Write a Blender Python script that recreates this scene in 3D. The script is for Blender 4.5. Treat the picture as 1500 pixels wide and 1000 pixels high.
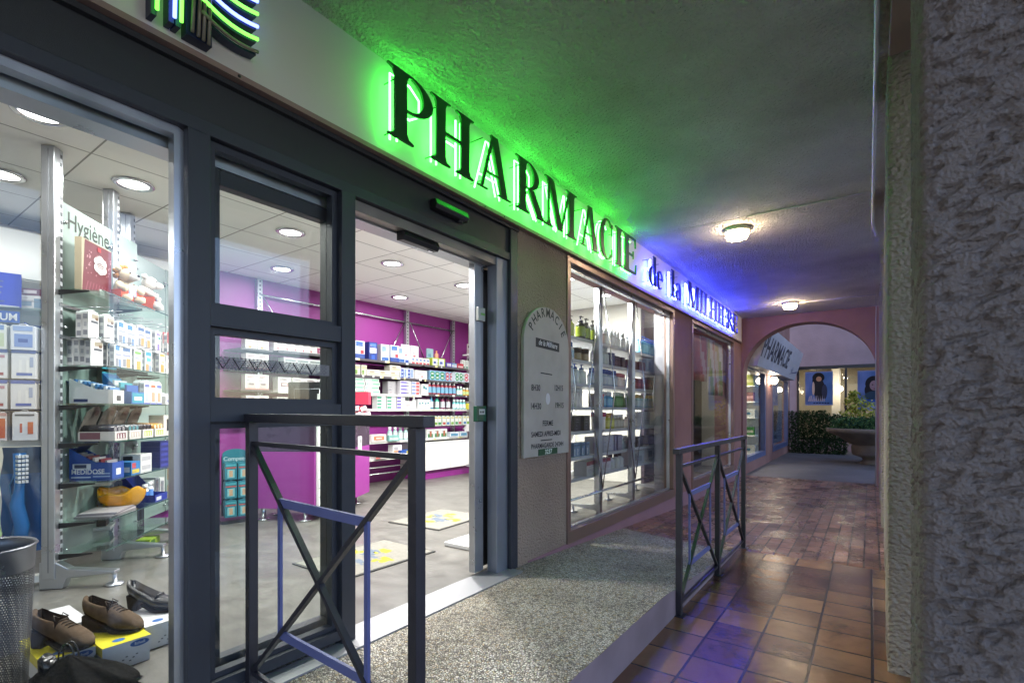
import bpy, bmesh, math, random
from mathutils import Vector, Matrix, noise
R = math.radians
random.seed(11)
sc = bpy.context.scene
for o in list(bpy.data.objects):
    bpy.data.objects.remove(o)
COL = sc.collection

# ------------------------------------------------------------------ camera
YAW = math.atan(524 / 742)
cam_d = bpy.data.cameras.new('camera')
cam_d.sensor_width = 36.0
cam_d.lens = 742 / 1500 * 36
cam_d.shift_y = 0.0667
cam_d.clip_start = 0.05
cam_d.clip_end = 500
cam = bpy.data.objects.new('camera', cam_d)
COL.objects.link(cam)
cam.location = (1.95, 0.0, 1.06)
cam.rotation_euler = (R(90), 0, YAW)
sc.camera = cam

# ------------------------------------------------------------------ dusk sky, exposure
SKY = 0.15
w = bpy.data.worlds.new("World")
sc.world = w
w.use_nodes = True
wn = w.node_tree
bg = wn.nodes['Background']
sky = wn.nodes.new('ShaderNodeTexSky')
sky.sky_type = 'NISHITA'
sky.sun_disc = False
sky.sun_elevation = R(11.0)
sky.sun_rotation = R(265)
sky.ozone_density = 3.0
tint = wn.nodes.new('ShaderNodeMix'); tint.data_type = 'RGBA'; tint.blend_type = 'MULTIPLY'   # lilac dusk
tint.inputs[0].default_value = 1; tint.inputs[7].default_value = (1.22, .95, .98, 1)
wn.links.new(sky.outputs[0], tint.inputs[6]); wn.links.new(tint.outputs[2], bg.inputs[0])
bg.inputs[1].default_value = SKY
sc.view_settings.view_transform = 'Standard'
sc.view_settings.look = 'None'
sc.view_settings.exposure = 2.15
sc.view_settings.gamma = 1.0
sc.view_settings.use_curve_mapping = False
sc.cycles.use_denoising = True
sc.cycles.max_bounces = 10
sc.cycles.transparent_max_bounces = 24
sc.cycles.sample_clamp_indirect = 6
sc.cycles.caustics_reflective = False
sc.cycles.caustics_refractive = False
P_DOWN = 3.3
P_FRONT = 24.0     # the row of downlights just behind the glass      # one shop downlight
E_BULK = 34.0      # arcade bulkhead globe
E_GREEN = 6.5
E_BLUE = 26.0

# ------------------------------------------------------------------ helpers
_cc = {}
def hx(c):
    if isinstance(c, tuple):
        return c
    if c not in _cc:
        v = [int(c[i:i + 2], 16) / 255 for i in (1, 3, 5)]
        _cc[c] = tuple((x / 12.92 if x <= .04045 else ((x + .055) / 1.055) ** 2.4) for x in v)
    return _cc[c]

class MB:
    def __init__(s):
        s.v = []; s.f = []; s.c = []; s.s = []; s.M = None
    def add(s, vs, fs, col, sm=False):
        b = len(s.v)
        for p in vs:
            p = Vector(p)
            s.v.append(s.M @ p if s.M else p)
        many = isinstance(col, list)
        for i, f in enumerate(fs):
            s.f.append([b + k for k in f]); s.c.append(hx(col[i] if many else col)); s.s.append(sm)
        return s
    def box(s, x0, x1, y0, y1, z0, z1, col='#ffffff'):
        v = [(x0, y0, z0), (x1, y0, z0), (x1, y1, z0), (x0, y1, z0), (x0, y0, z1), (x1, y0, z1), (x1, y1, z1), (x0, y1, z1)]
        return s.add(v, [(0, 3, 2, 1), (4, 5, 6, 7), (0, 1, 5, 4), (1, 2, 6, 5), (2, 3, 7, 6), (3, 0, 4, 7)], col)
    def bar(s, a, b, w, h, col='#ffffff', up=(0, 0, 1)):
        a = Vector(a); b = Vector(b); d = (b - a).normalized(); u = Vector(up)
        if abs(d.dot(u)) > .95: u = Vector((0, 1, 0))
        x = d.cross(u).normalized() * w / 2; y = x.cross(d).normalized() * h / 2
        v = [a - x - y, a + x - y, a + x + y, a - x + y, b - x - y, b + x - y, b + x + y, b - x + y]
        return s.add(v, [(0, 1, 2, 3), (7, 6, 5, 4), (0, 4, 5, 1), (1, 5, 6, 2), (2, 6, 7, 3), (3, 7, 4, 0)], col)
    def tube(s, pts, r, col='#ffffff', n=8, caps=True):
        pts = [Vector(p) for p in pts]; m = len(pts); rings = []
        prev = None
        for i, p in enumerate(pts):
            t = (pts[min(i + 1, m - 1)] - pts[max(i - 1, 0)]).normalized()
            if prev is None:
                u = Vector((0, 0, 1)) if abs(t.z) < .9 else Vector((1, 0, 0))
                prev = (u - t * u.dot(t)).normalized()
            else:
                prev = (prev - t * prev.dot(t)).normalized()
            q = t.cross(prev); rr = r[i] if isinstance(r, (list, tuple)) else r
            rings += [p + (prev * math.cos(k * 2 * math.pi / n) + q * math.sin(k * 2 * math.pi / n)) * rr for k in range(n)]
        fs = [(i * n + k, i * n + (k + 1) % n, (i + 1) * n + (k + 1) % n, (i + 1) * n + k) for i in range(m - 1) for k in range(n)]
        if caps:
            fs += [tuple(range(n))[::-1], tuple((m - 1) * n + k for k in range(n))]
        return s.add(rings, fs, col, True)
    def lathe(s, prof, col='#ffffff', n=16, c=(0, 0, 0), sm=True, sx=1, sy=1):
        vs = []; fs = []; cs = []
        for r, z in prof:
            r = max(r, 1e-4)
            vs += [(c[0] + sx * r * math.cos(k * 2 * math.pi / n), c[1] + sy * r * math.sin(k * 2 * math.pi / n), c[2] + z) for k in range(n)]
        for i in range(len(prof) - 1):
            for k in range(n):
                fs.append((i * n + k, i * n + (k + 1) % n, (i + 1) * n + (k + 1) % n, (i + 1) * n + k))
                cs.append(col[i] if isinstance(col, list) else col)
        return s.add(vs, fs, cs, sm)
    def prism(s, poly, vec, col='#ffffff'):
        n = len(poly); vec = Vector(vec); a = [Vector(p) for p in poly]
        v = a + [p + vec for p in a]
        return s.add(v, [tuple(range(n))[::-1], tuple(range(n, 2 * n))] + [(i, (i + 1) % n, n + (i + 1) % n, n + i) for i in range(n)], col)
    def quad(s, a, b, c, d, col='#ffffff'):
        return s.add([a, b, c, d], [(0, 1, 2, 3)], col)
    def disc(s, c, X, Y, rx, ry, col, n=20):
        c = Vector(c); X = Vector(X); Y = Vector(Y)
        return s.add([c + X * rx * math.cos(i * 2 * math.pi / n) + Y * ry * math.sin(i * 2 * math.pi / n) for i in range(n)], [tuple(range(n))], col)
    def sphere(s, c, r, col, n=14, m=9, sc_=(1, 1, 1)):
        prof = [(math.sin(math.pi * i / m), -math.cos(math.pi * i / m)) for i in range(m + 1)]
        vs = []; fs = []
        for a, z in prof:
            a = max(a, 1e-3)
            vs += [(c[0] + sc_[0] * r * a * math.cos(k * 2 * math.pi / n), c[1] + sc_[1] * r * a * math.sin(k * 2 * math.pi / n), c[2] + sc_[2] * r * z) for k in range(n)]
        fs = [(i * n + k, i * n + (k + 1) % n, (i + 1) * n + (k + 1) % n, (i + 1) * n + k) for i in range(m) for k in range(n)]
        return s.add(vs, fs, col, True)
    def text(s, key, o, X, Y, size, col, align='L', sx=1.0):
        vs, fs, wd = TXT[key]
        o = Vector(o); X = Vector(X).normalized(); Y = Vector(Y).normalized()
        off = {'L': 0, 'C': -wd / 2, 'R': -wd}[align]
        return s.add([o + X * ((p[0] + off) * size * sx) + Y * p[1] * size for p in vs], fs, col)
    def build(s, name, m=None, parent=None, bevel=0, recalc=True):
        me = bpy.data.meshes.new(name)
        me.from_pydata([tuple(p) for p in s.v], [], s.f)
        if recalc:
            bm = bmesh.new(); bm.from_mesh(me); bmesh.ops.recalc_face_normals(bm, faces=bm.faces); bm.to_mesh(me); bm.free()
        me.polygons.foreach_set('use_smooth', s.s)
        at = me.color_attributes.new('Col', 'FLOAT_COLOR', 'CORNER')
        arr = []
        for f, c in zip(s.f, s.c):
            arr += [c[0], c[1], c[2], 1.0] * len(f)
        at.data.foreach_set('color', arr)
        if m: me.materials.append(m)
        o = bpy.data.objects.new(name, me); COL.objects.link(o)
        if parent: o.parent = parent
        if bevel:
            b = o.modifiers.new('bevel', 'BEVEL'); b.width = bevel; b.segments = 2; b.limit_method = 'ANGLE'
        return o

def tag(o, label, cat, group=None, kind=None):
    if label: o['label'] = label
    if cat: o['category'] = cat
    if group: o['group'] = group
    if kind: o['kind'] = kind
    return o
def thing(name, label, cat, loc=(0, 0, 0), rz=0, group=None):
    o = bpy.data.objects.new(name, None); COL.objects.link(o)
    o.empty_display_size = .1
    o.location = loc; o.rotation_euler = (0, 0, rz)
    return tag(o, label, cat, group)
def struct(o, label=None):
    o['kind'] = 'structure'
    if label: o['label'] = label
    return o
def dup(o, loc=None, rz=None, label=None, group=None):
    c = o.copy(); COL.objects.link(c)
    if loc is not None: c.location = loc
    if rz is not None: c.rotation_euler = (0, 0, rz)
    if label: c['label'] = label
    if group: c['group'] = group
    for ch in list(o.children):
        k = ch.copy(); COL.objects.link(k); k.parent = c
        for g in ch.children:
            q = g.copy(); COL.objects.link(q); q.parent = k
    return c

TXT = {}
def make_texts(keys):
    obs = []
    for k in keys:
        cu = bpy.data.curves.new('t', 'FONT'); cu.body = k; cu.size = 1; cu.resolution_u = 3; cu.offset = 0.006 if k.startswith('Hyg') else .016
        o = bpy.data.objects.new('t', cu); COL.objects.link(o); obs.append((k, o))
    bpy.context.view_layer.update()
    dg = bpy.context.evaluated_depsgraph_get()
    for k, o in obs:
        me = o.evaluated_get(dg).to_mesh()
        vs = [tuple(v.co) for v in me.vertices]; fs = [tuple(p.vertices) for p in me.polygons]
        TXT[k] = (vs, fs, max([v[0] for v in vs] + [0]))
        o.evaluated_get(dg).to_mesh_clear()
    for k, o in obs:
        cu = o.data; bpy.data.objects.remove(o); bpy.data.curves.remove(cu)

# ------------------------------------------------------------------ materials
def nm(name):
    m = bpy.data.materials.new(name); m.use_nodes = True
    nt = m.node_tree; b = nt.nodes['Principled BSDF']
    return m, nt, b
def N(nt, t, **kw):
    n = nt.nodes.new(t)
    for k, v in kw.items():
        if k[0] == '_': n.inputs[k[1:].replace('_', ' ')].default_value = v
        else: setattr(n, k, v)
    return n
def coord(nt, scale=(1, 1, 1), rot=(0, 0, 0)):
    tc = N(nt, 'ShaderNodeTexCoord'); mp = N(nt, 'ShaderNodeMapping')
    mp.inputs['Scale'].default_value = scale; mp.inputs['Rotation'].default_value = rot
    nt.links.new(tc.outputs['Object'], mp.inputs['Vector'])
    return mp.outputs[0]
def ramp(nt, fac, stops):
    r = N(nt, 'ShaderNodeValToRGB'); el = r.color_ramp.elements
    while len(el) < len(stops): el.new(.5)
    for e, (p, c) in zip(el, stops):
        e.position = p; c = hx(c) if not isinstance(c, (int, float)) else (c, c, c); e.color = (c[0], c[1], c[2], 1)
    nt.links.new(fac, r.inputs[0]); return r.outputs[0]
def bump(nt, b, h, strength, dist):
    bp = N(nt, 'ShaderNodeBump'); bp.inputs['Strength'].default_value = strength; bp.inputs['Distance'].default_value = dist
    nt.links.new(h, bp.inputs['Height']); nt.links.new(bp.outputs[0], b.inputs['Normal']); return bp
def paint(name, c, rough=.45, metal=0, var=.12, vs=6, bs=0, spec=.5):
    m, nt, b = nm(name); c = hx(c)
    no = N(nt, 'ShaderNodeTexNoise', _Scale=vs, _Detail=6); nt.links.new(coord(nt), no.inputs['Vector'])
    k0 = 1 - var; k1 = 1 + var
    nt.links.new(ramp(nt, no.outputs[0], [(.3, tuple(x * k0 for x in c)), (.7, tuple(min(1, x * k1) for x in c))]), b.inputs['Base Color'])
    b.inputs['Metallic'].default_value = metal; b.inputs['Specular IOR Level'].default_value = spec
    rr = ramp(nt, no.outputs[0], [(.3, max(0, rough - .07)), (.7, min(1, rough + .07))])
    nt.links.new(rr, b.inputs['Roughness'])
    if bs:
        n2 = N(nt, 'ShaderNodeTexNoise', _Scale=bs, _Detail=3); nt.links.new(coord(nt), n2.inputs['Vector'])
        bump(nt, b, n2.outputs[0], .25, .004)
    return m
def attr(name, rough=.5, metal=0, trans=0, spec=.5, var=0, k=1.0):
    m, nt, b = nm(name)
    a = N(nt, 'ShaderNodeAttribute', attribute_name='Col')
    out = a.outputs['Color']
    if k != 1:
        mk = N(nt, 'ShaderNodeMix', data_type='RGBA', blend_type='MULTIPLY'); mk.inputs[0].default_value = 1; mk.inputs[7].default_value = (k, k, k, 1)
        nt.links.new(out, mk.inputs[6]); out = mk.outputs[2]
    if var:
        no = N(nt, 'ShaderNodeTexNoise', _Scale=40, _Detail=4); nt.links.new(coord(nt), no.inputs['Vector'])
        mx = N(nt, 'ShaderNodeMix', data_type='RGBA', blend_type='MULTIPLY'); mx.inputs[0].default_value = 1
        nt.links.new(out, mx.inputs[6]); nt.links.new(ramp(nt, no.outputs[0], [(.3, 1 - var), (.7, 1.0)]), mx.inputs[7]); out = mx.outputs[2]
    nt.links.new(out, b.inputs['Base Color'])
    b.inputs['Roughness'].default_value = rough; b.inputs['Metallic'].default_value = metal
    b.inputs['Transmission Weight'].default_value = trans; b.inputs['Specular IOR Level'].default_value = spec
    return m
def emit(name, c, s):
    m, nt, b = nm(name); c = hx(c)
    b.inputs['Base Color'].default_value = (*[x * .5 for x in c], 1)
    b.inputs['Emission Color'].default_value = (*c, 1); b.inputs['Emission Strength'].default_value = s
    return m
def stucco(name, c1, c2, scale, strength, dist, stretch=(1, 1, 1), rot=(0, 0, 0)):
    m, nt, b = nm(name); v = coord(nt, stretch, rot)
    n1 = N(nt, 'ShaderNodeTexNoise', _Scale=scale, _Detail=5, _Roughness=.6, _Distortion=.4); nt.links.new(v, n1.inputs['Vector'])
    vo = N(nt, 'ShaderNodeTexVoronoi', _Scale=scale * 1.3); vo.feature = 'SMOOTH_F1'; nt.links.new(v, vo.inputs['Vector'])
    mx = N(nt, 'ShaderNodeMath', operation='MULTIPLY_ADD'); nt.links.new(n1.outputs[0], mx.inputs[0]); mx.inputs[1].default_value = 1.6; nt.links.new(vo.outputs['Distance'], mx.inputs[2])
    big = N(nt, 'ShaderNodeTexNoise', _Scale=1.7, _Detail=5); nt.links.new(coord(nt), big.inputs['Vector'])
    nt.links.new(ramp(nt, big.outputs[0], [(.3, c1), (.72, c2)]), b.inputs['Base Color'])
    b.inputs['Roughness'].default_value = .9; b.inputs['Specular IOR Level'].default_value = .25
    bump(nt, b, mx.outputs[0], strength, dist)
    return m
def glass_mat(name, tint=(.96, .98, .97), refl=1.0):
    m = bpy.data.materials.new(name); m.use_nodes = True; nt = m.node_tree
    nt.nodes.remove(nt.nodes['Principled BSDF']); out = nt.nodes['Material Output']
    tr = N(nt, 'ShaderNodeBsdfTransparent'); tr.inputs[0].default_value = (*tint, 1)
    gl = N(nt, 'ShaderNodeBsdfGlossy'); gl.inputs['Roughness'].default_value = .0; gl.inputs[0].default_value = (1, 1, 1, 1)
    fr = N(nt, 'ShaderNodeFresnel'); ge = N(nt, 'ShaderNodeNewGeometry'); io = N(nt, 'ShaderNodeMapRange'); io.inputs[3].default_value = 1.5; io.inputs[4].default_value = 1 / 1.5
    nt.links.new(ge.outputs['Backfacing'], io.inputs[0]); nt.links.new(io.outputs[0], fr.inputs[0])
    mu = N(nt, 'ShaderNodeMath', operation='MULTIPLY'); mu.inputs[1].default_value = refl; nt.links.new(fr.outputs[0], mu.inputs[0])
    mx = N(nt, 'ShaderNodeMixShader'); nt.links.new(mu.outputs[0], mx.inputs[0]); nt.links.new(tr.outputs[0], mx.inputs[1]); nt.links.new(gl.outputs[0], mx.inputs[2])
    nt.links.new(mx.outputs[0], out.inputs[0]); return m

CARD = attr('printed_card', .5, var=.06, k=.66); GLOSS = attr('moulded_plastic', .22, k=.74); MATT = attr('matt_coloured', .8, var=.12, k=.72)
CLEAR = attr('tinted_bottle', .12, spec=.6)
STEEL = paint('brushed_aluminium', '#b9bcc2', .32, .9, .05); CHROME = paint('steel_tube', '#c9cbd0', .22, 1, .03)
FRAME = paint('dark_grey_powder_coat', '#2c3039', .4, 0, .06, 3, 900); FRAME2 = paint('dark_cladding_sheet', '#292c2f', .42, 0, .08, 2, 700)
BRONZE = paint('bronze_anodised_frame', '#8a7268', .38, .6, .06)
DARK = paint('black_plastic', '#17181b', .35, 0, .1); RAIL = paint('charcoal_rail_paint', '#2d2c33', .38, 0, .12, 9, 300)
RAILB = paint('lavender_blue_rail_paint', '#5d6598', .45, 0, .08, 8, 300)
WHITE = paint('white_laminate', '#eeeeea', .4, 0, .02); OFFW = paint('grey_white_wall', '#cfccc2', .7, 0, .04); BEIGE = paint('beige_panel', '#a79d87', .6, 0, .05)
PURPLE = paint('purple_wall_paint', '#86297e', .55, 0, .04, 2); PURPLE_L = paint('purple_laminate', '#8d3087', .35, 0, .03); PLUM = paint('dark_plum_laminate', '#3c2a40', .3, 0, .1)
GLASS = glass_mat('window_glass', refl=.7); SHELFG = glass_mat('shelf_glass', (.86, .95, .92), 1.4)
STUC = stucco('beige_roughcast', '#ab998a', '#c2ae9c', 70, 1.0, .024)
STUC_P = stucco('pink_render', '#80605a', '#94706a', 60, .5, .006)
STUC_C = stucco('grey_sprayed_soffit', '#cbc3b6', '#efe8dc', 46, 1.0, .045)
STUC_N = stucco('trowelled_pillar_render', '#a09484', '#b8ab98', 44, 1.0, .03, (.95, .95, 1.15), (R(25), R(25), 0))
STUC_W = stucco('lilac_grey_render', '#81777f', '#90858e', 40, .5, .008)
KERB = paint('neon_tinted_kerb', '#8a7a80', .75, 0, .16, 4, 160)  # the blue neon's lilac cast is put into the kerb's base colour
SKIRT = paint('pink_painted_plinth', '#8d6a72', .7, 0, .1, 5, 200)
FASCIA = paint('pale_fascia_sheet', '#d3cfc5', .45, 0, .04, 2); LETTER = paint('dark_green_letter_face', '#0d4a1e', .4, 0, .05)
LETTERB = paint('dark_blue_letter_face', '#10206a', .4, 0, .05)
N_GREEN = emit('green_neon', (.05, 1.0, .07), E_GREEN); N_BLUE = emit('blue_neon', (.035, .055, 1.0), E_BLUE)
N_GREEN2 = emit('soft_green_neon', (.12, .9, .05), 1.0); N_BLUE2 = emit('soft_blue_neon', (.12, .16, 1.0), 1.6); N_OFF = paint('unlit_neon_tube', '#7d7a66', .25)
BULK = emit('bulkhead_globe', (1.0, .80, .56), E_BULK); LENS = emit('downlight_lens', (1, .97, .92), 3.0)
WARM = emit('lit_lamp', (1, .82, .6), 14.0)
def frost():
    m, nt, b = nm('frosted_green_glass')
    b.inputs['Base Color'].default_value = (.27, .34, .315, 1); b.inputs['Roughness'].default_value = .35
    b.inputs['Alpha'].default_value = .93; return m
FROST = frost()
def soffit_tiles():
    m, nt, b = nm('ceiling_tiles')
    v = coord(nt)
    br = N(nt, 'ShaderNodeTexBrick', offset=0, squash=1, _Scale=1.0); br.inputs['Brick Width'].default_value = .59; br.inputs['Row Height'].default_value = .6
    br.inputs['Mortar Size'].default_value = .006; br.inputs['Mortar Smooth'].default_value = .3
    for i, c in ((1, '#f6f6f3'), (2, '#f1f1ee'), (3, '#8f908d')): br.inputs[i].default_value = (*hx(c), 1)
    nt.links.new(v, br.inputs['Vector']); nt.links.new(br.outputs[0], b.inputs['Base Color']); b.inputs['Roughness'].default_value = .85
    n2 = N(nt, 'ShaderNodeTexNoise', _Scale=180, _Detail=2); nt.links.new(v, n2.inputs['Vector']); bump(nt, b, n2.outputs[0], .15, .003)
    return m
CEIL = soffit_tiles()
def paver(name, bw, rh, off, cols, mort, mort_sz, wet, bstr, warp=0.0, rot=0):
    m, nt, b = nm(name); v = coord(nt, (1, 1, 1), (0, 0, rot))
    nz = N(nt, 'ShaderNodeTexNoise', _Scale=9, _Detail=3); nt.links.new(v, nz.inputs['Vector'])
    mxv = N(nt, 'ShaderNodeMix', data_type='RGBA', blend_type='LINEAR_LIGHT'); mxv.inputs[0].default_value = warp
    nt.links.new(v, mxv.inputs[6]); nt.links.new(nz.outputs['Color'], mxv.inputs[7])
    br = N(nt, 'ShaderNodeTexBrick', offset=off, squash=1, _Scale=1.0)
    br.inputs['Brick Width'].default_value = bw; br.inputs['Row Height'].default_value = rh
    br.inputs['Mortar Size'].default_value = mort_sz; br.inputs['Mortar Smooth'].default_value = .25; br.inputs['Bias'].default_value = 0
    br.inputs[1].default_value = (*hx(cols[0]), 1); br.inputs[2].default_value = (*hx(cols[1]), 1); br.inputs[3].default_value = (*hx(mort), 1)
    nt.links.new(mxv.outputs[2], br.inputs['Vector'])
    st = N(nt, 'ShaderNodeTexNoise', _Scale=3.2, _Detail=8, _Roughness=.65, _Distortion=.6); nt.links.new(v, st.inputs['Vector'])
    mx = N(nt, 'ShaderNodeMix', data_type='RGBA', blend_type='MULTIPLY'); mx.inputs[0].default_value = 1
    nt.links.new(br.outputs[0], mx.inputs[6]); nt.links.new(ramp(nt, st.outputs[0], [(.28, .42), (.5, .85), (.72, 1.0)]), mx.inputs[7])
    nt.links.new(mx.outputs[2], b.inputs['Base Color'])
    wn_ = N(nt, 'ShaderNodeTexNoise', _Scale=2.3, _Detail=9, _Roughness=.7); nt.links.new(v, wn_.inputs['Vector'])
    nt.links.new(ramp(nt, wn_.outputs[0], [(.36, wet[0]), (.62, wet[1])]), b.inputs['Roughness'])
    fine = N(nt, 'ShaderNodeTexNoise', _Scale=38, _Detail=5, _Roughness=.6); nt.links.new(v, fine.inputs['Vector'])
    ma = N(nt, 'ShaderNodeMath', operation='MULTIPLY_ADD'); ma.inputs[1].default_value = -.9
    nt.links.new(br.outputs['Fac'], ma.inputs[0]); nt.links.new(fine.outputs[0], ma.inputs[2])
    bump(nt, b, ma.outputs[0], bstr, .006)
    return m
TILE = paver('terracotta_tiles', .2485, .2485, 0, ('#98704c', '#5c4033'), '#352f2c', .007, (.05, .27), .3, .003)
PAVE = paver('brown_block_pavers', .21, .1062, .5, ('#9c705a', '#644537'), '#2a211f', .007, (.12, .5), .5, .0, R(90))
def pebbles():
    m, nt, b = nm('exposed_pebble_concrete'); v = coord(nt)
    vo = N(nt, 'ShaderNodeTexVoronoi', _Scale=85, _Randomness=1); nt.links.new(v, vo.inputs['Vector'])
    v2 = N(nt, 'ShaderNodeTexVoronoi', _Scale=85, _Randomness=1); v2.feature = 'DISTANCE_TO_EDGE'; nt.links.new(v, v2.inputs['Vector'])
    sp = N(nt, 'ShaderNodeSeparateColor'); nt.links.new(vo.outputs['Color'], sp.inputs[0])
    c = ramp(nt, sp.outputs[0], [(.0, '#77716a'), (.12, '#b0a99b'), (.35, '#dad3c4'), (.6, '#e8e2d6'), (.8, '#c6b18c'), (.92, '#f0ece2'), (1, '#86837f')])
    mx = N(nt, 'ShaderNodeMix', data_type='RGBA'); nt.links.new(ramp(nt, v2.outputs[0], [(.03, 0.0), (.14, 1.0)]), mx.inputs[0])
    mx.inputs[6].default_value = (*hx('#575044'), 1); nt.links.new(c, mx.inputs[7])
    st = N(nt, 'ShaderNodeTexNoise', _Scale=1.9, _Detail=8, _Roughness=.65); nt.links.new(v, st.inputs['Vector'])
    m2 = N(nt, 'ShaderNodeMix', data_type='RGBA', blend_type='MULTIPLY'); m2.inputs[0].default_value = 1; nt.links.new(mx.outputs[2], m2.inputs[6]); nt.links.new(ramp(nt, st.outputs[0], [(.3, '#b5b1aa'), (.48, '#e2dfd8'), (.7, '#ffffff')]), m2.inputs[7]); nt.links.new(m2.outputs[2], b.inputs['Base Color'])
    b.inputs['Roughness'].default_value = .6
    bump(nt, b, ramp(nt, v2.outputs[0], [(0, 0.0), (.25, 1.0)]), .9, .006); return m
PEB = pebbles()
def asphalt(name, c1, c2, sc_=120):
    m, nt, b = nm(name); v = coord(nt)
    n1 = N(nt, 'ShaderNodeTexNoise', _Scale=sc_, _Detail=4); nt.links.new(v, n1.inputs['Vector'])
    n2 = N(nt, 'ShaderNodeTexNoise', _Scale=1.3, _Detail=6); nt.links.new(v, n2.inputs['Vector'])
    ad = N(nt, 'ShaderNodeMath', operation='MULTIPLY_ADD'); ad.inputs[1].default_value = .5; nt.links.new(n1.outputs[0], ad.inputs[0]); nt.links.new(n2.outputs[0], ad.inputs[2])
    nt.links.new(ramp(nt, ad.outputs[0], [(.5, c1), (.95, c2)]), b.inputs['Base Color']); b.inputs['Roughness'].default_value = .75
    bump(nt, b, n1.outputs[0], .6, .006); return m
ASPH = asphalt('worn_asphalt', '#4a4644', '#6d6764'); STREET = asphalt('sky_bounce_paving', '#a59d94', '#bfb7ab')  # unseen street made pale to bounce sky light up to the soffit
def vinyl():
    m, nt, b = nm('grey_vinyl_floor')
    n1 = N(nt, 'ShaderNodeTexNoise', _Scale=1.6, _Detail=9, _Roughness=.62, _Distortion=.8); nt.links.new(coord(nt, (1, 2.4, 1), (0, 0, R(28))), n1.inputs['Vector'])
    n2 = N(nt, 'ShaderNodeTexNoise', _Scale=7, _Detail=8); nt.links.new(coord(nt), n2.inputs['Vector'])
    ad = N(nt, 'ShaderNodeMath', operation='MULTIPLY_ADD'); ad.inputs[1].default_value = .5; nt.links.new(n2.outputs[0], ad.inputs[0]); nt.links.new(n1.outputs[0], ad.inputs[2])
    nt.links.new(ramp(nt, ad.outputs[0], [(.5, '#55534f'), (.75, '#63615c'), (.95, '#706e69')]), b.inputs['Base Color'])
    nt.links.new(ramp(nt, n2.outputs[0], [(.3, .28), (.7, .48)]), b.inputs['Roughness']); return m
VINYL = vinyl()
def tread():
    m, nt, b = nm('ribbed_aluminium_plate'); v = coord(nt, (1, 1, 1), (0, 0, R(45)))
    ck = N(nt, 'ShaderNodeTexChecker', _Scale=110); nt.links.new(v, ck.inputs['Vector'])
    b.inputs['Base Color'].default_value = (.36, .36, .37, 1); b.inputs['Metallic'].default_value = .5; b.inputs['Roughness'].default_value = .5
    bump(nt, b, ck.outputs['Fac'], .5, .003); return m
TREAD = tread()
def perforated():
    m, nt, b = nm('perforated_steel'); b.inputs['Metallic'].default_value = .9; b.inputs['Roughness'].default_value = .3; b.inputs['Base Color'].default_value = (.10, .10, .11, 1)
    return m
PERF = perforated()
def slotted():
    m, nt, b = nm('slotted_steel_strip'); wv = N(nt, 'ShaderNodeTexWave', bands_direction='Z', _Scale=6.4); nt.links.new(coord(nt), wv.inputs['Vector'])
    nt.links.new(ramp(nt, wv.outputs['Fac'], [(.45, '#b9bcc2'), (.55, '#4d4f54')]), b.inputs['Base Color']); b.inputs['Roughness'].default_value = .4; b.inputs['Metallic'].default_value = .3; return m
SLOT = slotted()
def stone():
    return stucco('weathered_stone', '#5f584f', '#8a8274', 22, .5, .012)
STONE = stone()
LEAF = attr('leaf', .8, var=.25, spec=.15)
SUEDE = attr('brown_suede', .95, var=.3, spec=.15); LEATHER = attr('black_leather', .28, spec=.6); CLOTH = attr('black_cloth', .85, var=.3, spec=.1)
def amber():
    m, nt, b = nm('amber_glass'); b.inputs['Base Color'].default_value = (.95, .48, .02, 1); b.inputs['Roughness'].default_value = .08
    b.inputs['Transmission Weight'].default_value = .55; return m
AMBER = amber()
make_texts(['Hygiène', 'P', 'H', 'A', 'R', 'M', 'C', 'I', 'E', '8H30', '12H15', '14H30', '19H15', 'FERME', 'SAMEDI APRES-MIDI', 'PHARMAGARDE 24/24H', '3237',
            'de la Milhiere', 'ELGYDIUM', 'elmex', 'MEDIDOSE', 'Compeed', 'Scholl', 'PHARMACIE', 'de la Milhiere ', 'Essie', 'Hygiène '])

def shift(o, x, y):   # put the object's origin at x, y so that its pattern starts there
    o.data.transform(Matrix.Translation((-x, -y, 0))); o.location = (x, y, 0)
# =================================================================== GROUND
zf = -.18
def zg(x, y):   # height of the ramp and of the pavers beside it
    k1 = 0.0 if y < 2.85 else min(1, (y - 2.85) / 2.1); k0 = 0.0 if y < 2.95 else min(1, (y - 2.95) / 3.9)
    t = min(1, max(0, x / .99)); k = k0 * (1 - t) + k1 * t
    return -.004 + (zf + .004) * k
g = MB(); g.quad((-60, -60, -.4), (60, -60, -.4), (60, 80, -.4), (-60, 80, -.4)); struct(g.build('ground', STREET, recalc=False))
g = MB(); g.quad((2.6, -30, zf - .03), (40, -30, zf - .03), (40, 60, zf - .03), (2.6, 60, zf - .03)); struct(g.build('street', STREET, recalc=False))
g = MB(); g.box(-1, 2.6, -8, 4.855, -.6, zf); o = struct(g.build('pavement', TILE)); shift(o, 1.2155, 4.852)
def surf(name, m, x0, x1, y0, y1, nx, ny, zfun, dz=0):
    b_ = MB(); vs = []; fs = []
    for j in range(ny + 1):
        for i in range(nx + 1):
            x = x0 + (x1 - x0) * i / nx; y = y0 + (y1 - y0) * j / ny; vs.append((x, y, zfun(x, y) + dz))
    for j in range(ny):
        for i in range(nx):
            a = j * (nx + 1) + i; fs.append((a, a + 1, a + nx + 2, a + nx + 1))
    b_.add(vs, fs, '#ffffff', True); return b_.build(name, m, recalc=False)
struct(surf('paving_blocks', PAVE, -.05, 2.6, 4.60, 10.4, 53, 116, lambda x, y: (max(zg(x, y), zf + .0008) if x < 1.0 else (zf + .0008 if y > 4.83 else zf - .03))))
def zplat(x, y): return zg(x, y)
p_ = surf('ramp', PEB, -.15, .99, -6, 4.62, 12, 90, zplat); struct(p_)
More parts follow.
